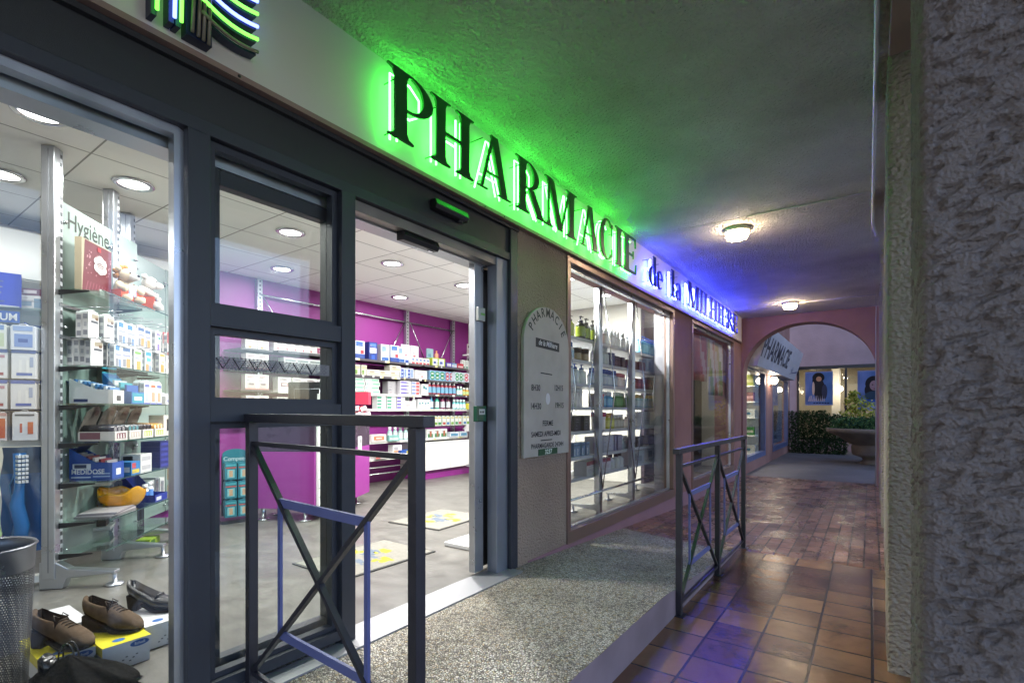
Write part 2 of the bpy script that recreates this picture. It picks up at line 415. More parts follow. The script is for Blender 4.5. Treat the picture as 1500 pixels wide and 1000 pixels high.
k = MB(); ys = [-6 + (4.99 + 6) * i / 360 for i in range(361)]
for a, b2 in zip(ys, ys[1:]):
    k.quad((.992, a, zg(.99, a) + .002 + .005 * noise.noise(Vector((a * 9, 0, 0)))), (.992, b2, zg(.99, b2) + .002 + .005 * noise.noise(Vector((b2 * 9, 0, 0)))), (.992, b2, zf - .02), (.992, a, zf - .02))
struct(k.build('kerb_face', KERB, recalc=False))
struct(surf('path', ASPH, -1.0, 12, 10.4, 30, 8, 8, lambda x, y: zf))
g = MB(); g.box(-9, -.06, -3, 10.1, -.3, -.002); struct(g.build('shop_floor', VINYL))

# =================================================================== BUILDING
BL = thing('pharmacy_building', 'arcaded building with glazed pharmacy front, roughcast piers, sprayed soffit and pink arch', 'building')
def part(mb, name, m, parent=BL, bevel=0): return mb.build(name, m, parent, bevel)
m = MB(); m.box(-.32, 0, 2.822, 3.503, zf - .1, 2.29); part(m, 'wall', STUC)['label'] = 'greenish beige roughcast pier beside the sliding door'
m = MB(); m.box(-.23, 0, 6.186, 6.93, -.1, 2.29); part(m, 'wall', STUC_P)['label'] = 'pink rendered pier between the two display windows'
m = MB(); m.box(-.236, -.1005, 6.1825, 6.1855, -.005, 2.6); m.box(-.24, -.2305, 6.1825, 7.0, -.005, 2.6); part(m, 'reveal_lining', paint('grey_lining', '#b4b4ba', .6))
m = MB(); m.box(-.32, 0, 9.5, 10.15, -.1, 2.29); part(m, 'wall', STUC_P)['label'] = 'pink rendered pier next to the arch'
m = MB(); m.box(-.32, .004, 3.503, 6.182, zf - .1, .005); m.box(-.32, .004, 6.182, 10.15, zf - .1, .003); m.box(-.3, .006, 2.95, 3.503, zf - .1, .006); part(m, 'plinth', SKIRT)
m = MB(); m.box(-.32, -.002, -3, 10.15, 2.29, 2.9); part(m, 'lintel', STUC_P)
m = MB(); m.box(-.1, 3.2, -4, 4.8, 2.752, 3.1); m.box(-.1, 3.2, 4.804, 9.1, 2.750, 3.1); m.box(-.1, 3.2, 9.104, 10.15, 2.748, 3.1); part(m, 'soffit', STUC_C)
# near pillar with real trowelled relief: flat trowelled plateaus with sharp creases between them
def near_pillar():
    mb = MB(); path = []; r = .011; x0, y0, y1 = 2.014, .972, 1.185
    for i in range(40): path.append((x0, y1 - (y1 - y0 - r) * i / 39, -1, 0, .6))
    for i in range(1, 10):
        a = math.pi / 2 * i / 9; path.append((x0 + r - r * math.cos(a), y0 + r - r * math.sin(a), -math.cos(a), -math.sin(a), .6))
    for i in range(1, 130): path.append((x0 + r + .22 * i / 129, y0, 0, -1, 1.0))
    for i in range(1, 30): path.append((x0 + r + .22 + .35 * i / 29, y0, 0, -1, 1.0))
    zs = [zf - .02 + .5 * i / 40 for i in range(40)] + [.30 + 1.75 * i / 880 for i in range(881)] + [2.05 + .71 * (i + 1) / 50 for i in range(50)]
    vs = []; fs = []; acc = [0]
    for p, q in zip(path, path[1:]): acc.append(acc[-1] + math.hypot(q[0] - p[0], q[1] - p[1]))
    for z in zs:
        for (x, y, nx_, ny_, k_), s_ in zip(path, acc):
            u = s_ + z * .22; v = z - s_ * .32
            wob = noise.noise(Vector((u * 9, v * 9, 4))) * .5
            n1 = noise.noise(Vector((u * 32 + wob, v * 84 + wob, 1.3))); n2 = noise.noise(Vector((u * 60, v * 150 + wob, 8.3)))
            n3 = noise.noise(Vector((u * 170, v * 260, 3)))
            pl = max(-1, min(1, (n1 + .6 * n2 + .12) * 5))
            e = (pl * .0042 + n3 * .0006 + n2 * .0012) * k_
            vs.append((x + nx_ * e, y + ny_ * e, z))
    n = len(path)
    for j in range(len(zs) - 1):
        for i in range(n - 1):
            a = j * n + i; fs.append((a, a + 1, a + n + 1, a + n))
    mb.add(vs, fs, '#ffffff', True)
    mb.box(x0 + .012, x0 + .6, y0 + .012, y1, zf - .02, 2.76)
    return mb
o = part(near_pillar(), 'pillar', stucco('pillar_render', '#77706c', '#8a827d', 150, .9, .005)); o['label'] = 'nearest pillar with coarse dark trowelled render'
for (x0, y0, y1) in ((2.02, 2.985, 3.45), (2.045, 4.77, 5.2), (2.05, 6.6, 7.0), (2.055, 8.4, 8.8)):
    m = MB(); m.box(x0, x0 + .55, y0, y1, zf - .02, 2.77); part(m, 'pillar', STUC_N, bevel=.015)
# arch wall: real opening
def arch():
    mb = MB(); y0, y1 = 10.15, 10.5; xa, xb = .03, 2.04; zs = 1.72; rx = (xb - xa) / 2; rz = .87; cx = (xa + xb) / 2
    pts = [(xa, zf - .02)] + [(cx - rx * math.cos(math.pi * i / 32), zs + rz * math.sin(math.pi * i / 32)) for i in range(33)] + [(xb, zf - .02)]
    for (a, za), (b2, zb) in zip(pts, pts[1:]):
        if b2 - a > 1e-6:
            mb.add([(a, y0, za), (b2, y0, zb), (b2, y0, 2.9), (a, y0, 2.9), (a, y1, za), (b2, y1, zb), (b2, y1, 2.9), (a, y1, 2.9)], [(0, 1, 2, 3), (7, 6, 5, 4), (0, 4, 5, 1)], '#ffffff')
    mb.box(-.3, xa, y0, y1, zf - .1, 2.9); mb.box(xb, 2.7, y0, y1, zf - .1, 2.9)
    return mb
part(arch(), 'arch_wall', STUC_P)
# ---- front framing (dark grey aluminium)
m = MB(); m.box(-.3, -.012, -3, 2.822, 2.105, 2.288); part(m, 'cladding', FRAME2)
m = MB(); m.box(-.03, .012, -3, 2.83, 2.262, 2.282); part(m, 'cladding_trim', FRAME2)
m = MB(); m.box(-.08, 0, -3, 2.78, 2.052, 2.10); m.box(-.08, 0, -3, .79, -.01, .06); part(m, 'frame_rail', FRAME, bevel=.002)
m = MB(); m.box(-.09, .004, .793, .868, -.01, 2.0515); part(m, 'frame_post', FRAME, bevel=.003)
m = MB(); m.box(-.09, .004, 1.425, 1.5, -.01, 2.0515); part(m, 'frame_post', FRAME, bevel=.003)
# left shop window
sw = MB(); 
sw.box(-.075, -.03, -2.5, .7925, 2.022, 2.0515); sw.box(-.075, -.03, .762, .7925, .06, 2.022)
swo = part(sw, 'shop_window', STEEL)
g = MB(); g.box(-.058, -.052, -2.5, .764, .06, 2.03); g.build('pane', GLASS, swo)
# header lining behind the glazing
m = MB(); m.box(-.20, -.095, -3, 2.62, 1.99, 2.06); part(m, 'track_rail', STEEL)
m = MB(); m.box(-.30, -.19, -3, 2.82, 2.06, 2.64); part(m, 'bulkhead', OFFW)
# sidelight with two transoms
sl = MB(); y0, y1 = .868, 1.425
sl.box(-.085, -.002, y0, y1, 1.366, 1.436); sl.box(-.085, -.002, y0, y1, 1.016, 1.086); sl.box(-.085, -.002, y0, y1, .022, .066)
for a, b2 in ((1.436, 2.05), (1.086, 1.366), (.066, 1.016)):
    sl.box(-.07, -.03, y0, y0 + .03, a, b2); sl.box(-.07, -.03, y1 - .028, y1, a, b2); sl.box(-.07, -.03, y0 + .03, y1 - .028, b2 - .026, b2)
    sl.box(-.07, -.03, y0 + .03, y1 - .028, a, a + .02)
slo = part(sl, 'sidelight', FRAME)
for a, b2 in ((1.45, 2.03), (1.1, 1.345), (.08, 1.0)):
    g = MB(); g.box(-.053, -.047, y0 + .028, y1 - .026, a, b2); g.build('pane', GLASS, slo)
def film(x, ya, yb):
    b_ = MB(); rows = 6; nn = int((yb - ya) / .0155)
    for j in range(rows):
        for i in range(nn):
            yy = ya + (i + (.5 if j % 2 else 0)) * .0155; zz = 1.215 + j * .0079
            b_.quad((x, yy, zz), (x, yy + .0075, zz + .0038), (x, yy, zz + .0076), (x, yy - .0075, zz + .0038), '#7d7d84')
    return b_
def zig(x, ya, yb, mb):
    p = .062; i = 0; y = ya
    while y + p < yb:
        mb.bar((x, y, 1.256), (x, y + p * .4, 1.216), .0012, .006, '#0b0b10', (1, 0, 0)); mb.bar((x + .0004, y + p * .4, 1.216), (x + .0004, y + p * .8, 1.256), .0012, .003, '#0b0b10', (1, 0, 0)); y += p
    return mb
f = film(-.0455, y0 + .05, y1 - .03); zig(-.0448, y0 + .04, y1 - .03, f); f.build('film_strip', MATT, slo)
FR = paint('frosted_film', '#c8c8cc', .8); nt_ = FR.node_tree; nt_.nodes['Principled BSDF'].inputs['Alpha'].default_value = .35
f = MB(); f.quad((-.0462, y0 + .03, 1.212), (-.0462, y1 - .03, 1.212), (-.0462, y1 - .03, 1.26), (-.0462, y0 + .03, 1.26)); f.build('film_band', FR, slo)
# sliding leaf parked behind the sidelight, and the fixed leaf stile at the right of the opening
def leaf(ya, yb, x=-.13):
    m = MB(); m.box(x - .025, x + .025, ya, ya + .05, .02, 2.0); m.box(x - .025, x + .025, yb - .05, yb, .02, 2.0)
    m.box(x - .025, x + .025, ya + .05, yb - .05, .02, .1); m.box(x - .025, x + .025, ya + .05, yb - .05, 1.93, 2.0)
    o = part(m, 'sliding_door', FRAME, bevel=.002)
    g = MB(); g.box(x - .003, x + .003, ya + .045, yb - .045, .09, 1.94); g.build('pane', GLASS, o); return o
lo = leaf(.9, 1.47)
f = film(-.126, .96, 1.42); zig(-.1255, .97, 1.41, f); f.build('film_strip', MATT, lo)
m = MB(); m.box(-.155, -.105, 2.5, 2.57, .02, 2.0); m.box(-.15, -.11, 2.57, 2.592, .02, 2.0); o = part(m, 'sliding_door', STEEL, bevel=.002); o['label'] = 'bright aluminium leaf stile at the right of the door opening'
m = MB(); m.box(-.17, -.16, 2.592, 2.70, .02, 2.0); part(m, 'door_seal', DARK)
# right jamb
m = MB(); m.box(-.1, -.02, 2.62, 2.74, -.01, 2.0515); part(m, 'door_jamb', paint('grey_jamb_sheet', '#8b919c', .35, .6, .05), bevel=.004)
m = MB(); m.box(-.14, .006, 2.74, 2.822, -.01, 2.26); part(m, 'frame_post', FRAME, bevel=.004)
m = MB(); m.box(-.13, -.03, 1.5, 2.62, 2.0, 2.05); part(m, 'door_header', paint('worn_metal_header', '#8e8a84', .4, .7, .1))
# threshold plate
m = MB(); m.box(-.12, .09, 1.45, 2.76, -.012, .004); m.box(-.02, .09, .868, 1.449, -.012, .0035); part(m, 'threshold', TREAD)
# display windows
def dwin(ya, yb, za, zb, mat, name_label):
    m = MB(); t = .055
    m.box(-.10, .012, ya, yb, zb - t, zb); m.box(-.10, .012, ya, yb, za, za + .1)
    m.box(-.10, .012, ya, ya + t, za + .1, zb - t); m.box(-.10, .012, yb - t, yb, za + .1, zb - t)
    o = part(m, 'window', mat, bevel=.003); o['label'] = name_label
    f = MB(); i = .02
    f.box(-.07, -.035, ya + t, yb - t, zb - t - .03, zb - t); f.box(-.07, -.035, ya + t, yb - t, za + .1, za + .115)
    f.box(-.07, -.035, ya + t, ya + t + .012, za + .115, zb - t - .03); f.box(-.07, -.035, yb - t - .012, yb - t, za + .115, zb - t - .03)
    f.build('glazing_bead', STEEL, o)
    g = MB(); g.box(-.056, -.05, ya + t, yb - t, za + .1, zb - t - .01); g.build('pane', GLASS, o); return o
dwin(3.503, 6.182, .0, 2.285, BRONZE, 'bronze framed display window full of bottles')
dwin(6.93, 9.5, .0, 2.285, BRONZE, 'bronze framed display window with hanging banners')
# ---- interior shell
m = MB(); m.box(-4.25, -4.0, 2.42, 7.2, -.1, 2.66); part(m, 'interior_wall', PURPLE)['label'] = 'purple back wall of the shop'
m = MB(); m.box(-4.25, -3.995, -2.5, 2.42, .16, 2.66); part(m, 'interior_wall', OFFW)
m = MB(); m.box(-9, -.3, -2.7, -2.5, -.1, 2.66); part(m, 'interior_wall', OFFW)
m = MB(); m.box(-4.25, -.32, 10.1, 10.2, -.1, 2.66); part(m, 'interior_wall', OFFW)
m = MB(); m.box(-3.998, -3.9, -2.5, 2.42, -.01, .16); part(m, 'plinth', PURPLE_L)['label'] = 'purple skirting below the white back wall'
m = MB(); m.box(-4.25, -.74, 7.05, 7.2, -.1, 2.66); part(m, 'interior_wall', OFFW)
m = MB(); m.box(-4.25, -.19, -2.6, 10.2, 2.62, 2.75)
o = part(m, 'suspended_ceiling', CEIL); shift(o, -1.92, 2.24)
m = MB(); m.box(-.75, -.7, 7.05, 10.1, -.01, 2.62); part(m, 'dark_room_sheet', paint('unlit_room_tone', '#3b3038', .6))  # dark sheet; its colour stands for the unlit room behind the banners

# downlights
def downlight():
    t = thing('ceiling_downlight', 'x', 'downlight', (0, 0, 2.62))
    m = MB(); m.lathe([(.088, -.002), (.118, -.002), (.122, -.008), (.112, -.014), (.09, -.014), (.088, -.002)], '#dcdcdc', 28); m.build('trim_ring', CHROME, t)
    m = MB(); m.lathe([(.0001, -.006), (.09, -.006)], '#ffffff', 24); m.build('lens', LENS, t)
    return t
DLS = [(-1.61, .745, 'round recessed ceiling light nearest the left edge window, with bright flare'), (-2.74, .79, 'round ceiling light cut by the left edge of the photo'),
       (-2.20, 1.35, 'round ceiling light above the soft toys on the glass display'), (-2.20, 2.51, 'large round ceiling light seen through the upper sidelight pane'),
       (-3.36, 3.11, 'small round ceiling light just in front of the purple wall, behind the upper sidelight pane'), (-2.20, 3.67, 'round ceiling light below the hanging black sensor in the door opening'),
       (-3.36, 4.83, 'smallest round ceiling light above the purple wall shelves in the door opening'), (-2.20, 4.83, 'round ceiling light next to the bright door stile'),
       (-1.0, 6.35, 'round ceiling light glowing at the top of the bottle window')]
def dl_light(x, y, p=P_DOWN):
    l = bpy.data.lights.new('downlight_lamp', 'AREA'); l.shape = 'DISK'; l.size = .17; l.energy = p; l.color = (1, .985, .965)
    o = bpy.data.objects.new('downlight_lamp', l); COL.objects.link(o); o.location = (x, y, 2.607); return o
d0 = downlight()
for i, (x, y, lb) in enumerate(DLS):
    t = d0 if i == 0 else dup(d0)
    t.location = (x, y, 2.62); t['label'] = lb; t['group'] = 'recessed shop downlights'
    dl_light(x, y)
for x, y in ((-1.0, -.4), (-1.0, 1.95), (-1.0, 3.1), (-1.0, 4.3), (-1.0, 5.3), (-3.36, -.4), (-2.2, 6.0)):   # lights of the same ceiling that the header hides
    t = dup(d0, (x, y, 2.62), 0, 'round recessed ceiling light hidden by the door header', 'recessed shop downlights'); dl_light(x, y, P_FRONT * (.6 if y < 2 else 1) if x > -1.2 and y > 0 else P_DOWN)
t = dup(d0, (-.42, 8.2, 2.62), 0, 'unseen ceiling light added to brighten the banners of the second display window', 'added banner lights'); dl_light(-.42, 8.2, 3.5)  # unseen light added so that the banners are not dark
# =================================================================== FASCIA SIGN
SG = thing('shop_sign', 'long pale sign fascia with green and blue neon lit letters over the shopfront', 'shop sign')
m = MB(); m.box(.0, .03, -3, 10.02, 2.292, 2.752); m.build('fascia_panel', FASCIA, SG)
m = MB(); m.box(.004, .042, -3, 10.02, 2.284, 2.305); m.build('fascia_lip', paint('brown_pink_trim', '#8d776c', .5), SG)
for yy_ in (.95, 2.42, 2.62, 4.9, 6.6, 8.2):
    m = MB(); m.lathe([(.0001, .003), (.006, .002), (.006, 0)], '#ffffff', 10)
    m.v = [Vector((.042 + v.z, yy_ + v.x, 2.295 + v.y)) for v in m.v]; m.build('screw', DARK, SG)
# glyphs: every glyph is a list of pieces in letter units (height 1, x to the right)
def ell(cx, cz, rx, rz, a0, a1, n=18):
    return [(cx + rx * math.cos(R(a0 + (a1 - a0) * i / n)), cz + rz * math.sin(R(a0 + (a1 - a0) * i / n))) for i in range(n + 1)]
def stem(xc, wd, z0=0, z1=1, s0=True, s1=True):
    h = wd / 2; P_ = []
    P_ += [(xc - h, z0), (xc + h, z0)] if not s0 else [(xc - h - .11, z0), (xc + h + .11, z0), (xc + h + .11, z0 + .022), (xc + h + .03, z0 + .05), (xc + h, z0 + .12)]
    P_ += [(xc + h, z1), (xc - h, z1)] if not s1 else [(xc + h, z1 - .12), (xc + h + .03, z1 - .05), (xc + h + .11, z1 - .022), (xc + h + .11, z1), (xc - h - .11, z1), (xc - h - .11, z1 - .022), (xc - h - .03, z1 - .05), (xc - h, z1 - .12)]
    P_ += [] if not s0 else [(xc - h, z0 + .12), (xc - h - .03, z0 + .05), (xc - h - .11, z0 + .022)]
    return ('poly', P_)
def rect(x0, x1, z0, z1): return ('poly', [(x0, z0), (x1, z0), (x1, z1), (x0, z1)])
def para(x0, x1, wd, z0, z1): return ('poly', [(x0 - wd / 2, z0), (x0 + wd / 2, z0), (x1 + wd / 2, z1), (x1 - wd / 2, z1)])
def band(o_, i_): return ('band', o_, i_)
def bowl(x, cz, rz, W_=.40, t=.17):
    return band([(x, cz - rz)] + ell(x + .08, cz, W_, rz, -90, 90) + [(x, cz + rz)], [(x, cz - rz + .03)] + ell(x + .08, cz, W_ - t, rz - .032, -90, 90) + [(x, cz + rz - .03)])
G = {}
G['P'] = (.78, [stem(.24, .19), bowl(.30, .725, .275)], [[(.18, .02), (.18, .97), (.5, .97), (.66, .85), (.66, .6), (.5, .47), (.3, .47)], [(.29, .05), (.29, .93)]])
G['H'] = (1.02, [stem(.24, .19), stem(.78, .19), rect(.33, .69, .475, .53)], [[(.18, .03), (.18, .95)], [(.29, .03), (.29, .95)], [(.72, .03), (.72, .95)], [(.83, .03), (.83, .95)], [(.3, .5), (.72, .5)]])
G['A'] = (1.0, [para(.16, .47, .06, .02, .99), para(.80, .50, .19, .02, 1.0), rect(.27, .70, .30, .335), rect(.03, .31, 0, .022), rect(.62, 1.0, 0, .023)], [[(.14, .02), (.45, .95), (.52, .95), (.86, .02)], [(.26, .31), (.7, .31)], [(.73, .05), (.5, .75)]])
G['R'] = (.95, [stem(.24, .19), bowl(.30, .735, .265, .38), para(.83, .50, .19, .02, .49), rect(.68, .99, 0, .022)], [[(.18, .02), (.18, .97), (.5, .97), (.64, .85), (.64, .62), (.5, .49), (.3, .49)], [(.29, .05), (.29, .93)], [(.5, .47), (.8, .03)], [(.58, .47), (.88, .03)]])
G['M'] = (1.22, [stem(.16, .05), para(.57, .24, .18, .02, .985), para(.60, .92, .05, .02, .985), stem(1.0, .19), rect(.02, .3, .978, 1.001)], [[(.16, .03), (.16, .95)], [(.22, .95), (.55, .05)], [(.3, .95), (.63, .05), (.92, .95)], [(.95, .03), (.95, .95)], [(1.05, .03), (1.05, .95)]])
G['C'] = (.9, [band(ell(.5, .5, .44, .515, 42, 318, 30), ell(.54, .5, .26, .48, 46, 314, 30)), rect(.80, .835, .64, .93), rect(.80, .835, .1, .3)], [ell(.5, .5, .4, .47, 45, 315, 22), ell(.54, .5, .27, .43, 60, 300, 22)])
G['I'] = (.48, [stem(.24, .19)], [[(.18, .03), (.18, .95)], [(.29, .03), (.29, .95)]])
G['E'] = (.8, [stem(.24, .19), rect(.3, .74, .945, 1.0), rect(.3, .60, .475, .525), rect(.3, .76, 0, .055), ('poly', [(.68, .97), (.74, .97), (.745, .74), (.715, .74)]), ('poly', [(.585, .40), (.605, .40), (.605, .62), (.585, .62)]), ('poly', [(.70, .03), (.76, .03), (.775, .28), (.745, .28)])], [[(.18, .03), (.18, .95), (.72, .95)], [(.29, .05), (.29, .93)], [(.3, .5), (.6, .5)], [(.18, .04), (.72, .04)]])
G['L'] = (.72, [stem(.24, .19), rect(.3, .70, 0, .055), ('poly', [(.64, .03), (.70, .03), (.71, .28), (.675, .28)])], [[(.18, .95), (.18, .04), (.66, .04)], [(.29, .95), (.29, .07)]])
G['d'] = (.62, [stem(.48, .15, 0, 1.0, False, False), band(ell(.30, .31, .25, .32, 30, 330, 24), ell(.34, .31, .14, .29, 34, 326, 24)), rect(.34, .41, .966, .999)], [[(.44, .03), (.44, .96)], [(.5, .03), (.5, .96)], ell(.3, .31, .2, .27, 40, 320)])
G['e'] = (.56, [band(ell(.28, .31, .25, .325, 0, 310, 26), ell(.31, .31, .13, .29, 4, 306, 26)), rect(.18, .52, .33, .365)], [ell(.28, .31, .2, .27, 10, 310), [(.14, .34), (.46, .34)]])
G['l'] = (.34, [stem(.17, .15, 0, 1.0, True, False), rect(.03, .1, .966, .999)], [[(.13, .03), (.13, .96)], [(.21, .03), (.21, .96)]])
G['a'] = (.56, [band(ell(.24, .17, .2, .18, 20, 340, 20), ell(.27, .17, .1, .15, 24, 336, 20)), band([(.5, 0), (.5, .4)] + ell(.28, .42, .22, .22, 0, 160), [(.36, 0), (.36, .4)] + ell(.26, .42, .1, .19, 0, 160))], [ell(.24, .17, .15, .14, 20, 340), [(.43, .03), (.43, .5), (.3, .6), (.14, .52)]])
def letter(ch, y0, wid, z0, h, face, tube, label):
    gw, pieces, neon = G[ch]; sx = wid / gw; X = .125
    L = MB()
    for i, p in enumerate(pieces):
        x = X + i * .0006
        if p[0] == 'poly': L.prism([(x, y0 + a * sx, z0 + b_ * h) for a, b_ in p[1]], (-.012, 0, 0))
        else:
            o_, n_ = p[1], p[2]
            for k in range(len(o_) - 1):
                q = [o_[k], o_[k + 1], n_[k + 1], n_[k]]
                L.prism([(x, y0 + a * sx, z0 + b_ * h) for a, b_ in q], (-.012, 0, 0))
    for a, b_ in ((.18, .12), (.18, .85)) : L.tube([(.03, y0 + a * sx, z0 + b_ * h), (X - .004, y0 + a * sx, z0 + b_ * h)], .003, n=6)
    lo_ = L.build('letter', face, SG, recalc=True); lo_['label'] = label
    T = MB()
    for path in neon: T.tube([(.07, y0 + a * sx, z0 + b_ * h) for a, b_ in path], .0055, n=6)
    T.build('neon_tube', tube, lo_)
def word(chars, spans, z0, h, face, tube, colr):
    for ch, (a, b_) in zip(chars, spans):
        letter(ch, a, b_ - a, z0, h, face, tube, 'dark %s letter %s lit from behind by %s neon' % (colr, ch, colr))
HH = .335
word('PHARMACIE', [(1.575, 1.885), (1.86, 2.225), (2.235, 2.575), (2.62, 2.975), (2.975, 3.445), (3.5, 3.84), (3.84, 4.12), (4.155, 4.345), (4.33, 4.66)], 2.348, HH, LETTER, N_GREEN, 'green')
word('dela', [(4.985, 5.225), (5.22, 5.43), (5.70, 5.84), (5.85, 6.08)], 2.348, .30, LETTERB, N_BLUE, 'blue')
xs = 6.33; ws = dict(M=.54, I=.22, L=.32, H=.46, E=.36, R=.43)
sp = []
for ch in 'MILHIERE':
    sp.append((xs, xs + ws[ch])); xs += ws[ch] * .985
word('MILHIERE', sp, 2.345, .305, LETTERB, N_BLUE, 'blue')

# neon emblem, cropped by the top of the photo
CR = thing('neon_emblem', 'round emblem of bent green and blue neon tubes at the left of the fascia', 'neon sign', (.03, .86, 2.6))
def nt(pts, mtl, r=.006): 
    b_ = MB(); b_.tube(pts, r, n=7); b_.build('neon_tube', mtl, CR)
    b2 = MB(); p0 = Vector(pts[0]); p1 = Vector(pts[-1])
    return b_
DKT = paint('dark_tube_housing', '#1b2540', .4)
for i, (yy, zb, c) in enumerate([(-.192, -.262, N_GREEN2), (-.142, -.256, N_BLUE2), (-.122, -.258, N_GREEN2)]):
    nt([(.06, yy, .03), (.06, yy + .002, -.15), (.06, yy, zb)], c)
    b_ = MB(); b_.box(.002, .045, yy - .012, yy + .004, zb - .012, .03); b_.build('tube_channel', DKT, CR)
for i, yy in enumerate((-.085, -.066, -.05, -.033)):
    nt([(.055, yy, .02), (.055, yy + .003, -.15), (.055, yy - .002, -.268 - .004 * i)], N_OFF, .006)
b_ = MB(); b_.box(.002, .045, -.1, -.02, -.277, .03); b_.build('tube_channel', DKT, CR)
for i in range(6):
    zz = -.21 + i * .047; c = [N_OFF, N_GREEN2, N_BLUE2, N_GREEN2, N_BLUE2, N_GREEN2][i]
    pts = [(.06, -.06 + .195 * t / 8, zz + .028 * (1 - t / 8) ** 2 - .012 * math.sin(math.pi * t / 8)) for t in range(9)]
    nt(pts, c, .0062)
    b_ = MB()
    for p, q in zip(pts, pts[1:]): b_.bar((.025, p[1], p[2] - .002), (.025, q[1], q[2] - .002), .04, .008)
    b_.build('tube_channel', DKT, CR)

# =================================================================== THINGS ON THE FRONT
PL = thing('opening_hours_board', 'grey arched board with opening hours on the roughcast pier', 'sign', (0, 3.172, .73))
pts = [(-.315, 0), (.315, 0), (.315, .80)] + ell(0, .80, .315, .275, 0, 180, 24) + [(-.315, .80)]
m = MB(); m.prism([(.008, a, b_) for a, b_ in pts], (.022, 0, 0)); bd = m.build('board', paint('grey_board', '#a39f97', .4), PL, bevel=.002)
m = MB(); ink = '#151722'; Y = (0, 1, 0); Z = (0, 0, 1); X = .0312
for i, ch in enumerate('PHARMACIE'):
    a = R(152 - i * (124 / 8)); rr = .205
    c = Vector((X, math.cos(a) * rr * 1.08, .80 + math.sin(a) * rr)); tx = Vector((0, math.sin(a), -math.cos(a))); nz = Vector((0, math.cos(a), math.sin(a)))
    m.text(ch, c, tx, nz, .092, '#14251c', 'C', .85)
m.quad((X, -.165, .775), (X, .165, .765), (X, .165, .83), (X, -.165, .84), '#1b1f22')
m.text('de la Milhiere', (X + .001, 0, .79), (0, 1, -.03), (0, .25, 1), .056, '#c9ccce', 'C', .85)
for k_, yy, zz, s_ in (('8H30', -.165, .465, .062), ('12H15', .155, .475, .058), ('14H30', -.165, .335, .062), ('19H15', .165, .345, .058)): m.text(k_, (X, yy, zz), Y, Z, s_, ink, 'C', .85)
m.text('FERME', (X, 0, .215), Y, Z, .055, ink, 'C', .95); m.text('SAMEDI APRES-MIDI', (X, -.02, .14), Y, Z, .052, ink, 'C', .9)
m.text('PHARMAGARDE 24/24H', (X, 0, .0575), Y, Z, .048, ink, 'C', .9)
m.quad((X, -.1, .59), (X, .06, .585), (X, .06, .593), (X, -.1, .598), ink); m.quad((X, -.1, .108), (X, .06, .108), (X, .06, .115), (X, -.1, .115), ink)
m.box(.0305, .036, -.13, .13, .005, .05, '#1d4a2c'); m.text('3237', (.0365, 0, .012), Y, Z, .046, '#d8e4da', 'C', 1.1)
m.disc((X, .0, .41), Y, Z, .03, .042, '#c3c3c6')
m.build('lettering', attr('sign_ink', .5), bd)

def sensor(name, label, x0, x1, y0, y1, z0, z1):
    t = thing(name, label, 'motion sensor', (x0, (y0 + y1) / 2, z0)); d = x1 - x0; h = z1 - z0; L = (y1 - y0) / 2
    m = MB(); m.prism([(0, -L, 0), (d * .8, -L, -.004), (d, -L, h * .35), (d * .75, -L, h), (0, -L, h)], (0, 2 * L, 0)); m.build('housing', DARK, t, bevel=.004)
    m = MB(); m.box(d * .3, d * .6, L * .55, L * .8, -.009, -.003); m.build('lens', CHROME, t)
sensor('door_sensor', 'black door sensor box mounted on the dark cladding above the entrance', -.011, .045, 2.0, 2.27, 2.155, 2.208)
sensor('door_sensor', 'black door sensor hanging inside under the grey track, with pale end cap', -.094, -.03, 1.835, 2.1, 1.955, 2.012)

GB = thing('door_release', 'green door release box with white label on the aluminium stile', 'push button', (-.105, 2.53, .985))
m = MB(); m.box(-.002, .03, -.045, .05, 0, .1, '#1f5a45'); m.build('box', GLOSS, GB, bevel=.003)
m = MB(); m.quad((.0305, -.025, .045), (.0305, .035, .045), (.0305, .035, .08), (.0305, -.025, .08), '#e8ece8'); 
for i in range(3): m.quad((.031, -.015 + i * .015, .055), (.031, -.006 + i * .015, .055), (.031, -.006 + i * .015, .068), (.031, -.015 + i * .015, .068), '#24302a')
m.build('label_plate', MATT, GB)
o = MB(); o.box(-.002, .025, -.04, .03, 0, .085, '#c9cdc9'); o.box(.0255, .028, -.015, .025, .035, .05, '#8fd070'); o = tag(o.build('door_switch', GLOSS, None, .003), 'small grey switch box high on the aluminium stile', 'switch'); o.location = (-.105, 2.545, 1.63)

# bulkhead lamps on the arcade soffit
def bulkhead():
    t = thing('bulkhead_lamp', 'x', 'lamp', (0, 0, 2.752))
    m = MB(); m.lathe([(.0001, 0), (.15, 0), (.155, -.03), (.13, -.05), (.11, -.05)], '#8d8d84', 28); m.build('base', paint('lamp_base', '#b7b3a4', .5), t)
    m = MB(); m.lathe([(.11, -.045), (.118, -.075), (.105, -.115), (.06, -.135), (.0001, -.14)], '#ffffff', 24); m.build('globe', BULK, t)
    m = MB()
    for k_ in range(4):
        a = math.pi * k_ / 4; c, s_ = math.cos(a), math.sin(a)
        m.tube([(.135 * c, .135 * s_, -.045), (.132 * c, .132 * s_, -.09), (.112 * c, .112 * s_, -.135), (-.112 * c, -.112 * s_, -.135 - .0002 * k_), (-.132 * c, -.132 * s_, -.09), (-.135 * c, -.135 * s_, -.045)], .005, n=6)
    m.tube([(.134 * math.cos(i * math.pi / 12), .134 * math.sin(i * math.pi / 12), -.088) for i in range(25)], .005, n=6)
    m.build('wire_guard', paint('guard_wire', '#6f6a5f', .5), t); return t
b0 = bulkhead(); b0.scale = (.78, .78, .78); b0.location = (.94, 5.08, 2.752); b0['label'] = 'nearer round bulkhead lamp with wire guard glowing on the soffit'; b0['group'] = 'arcade bulkhead lamps'
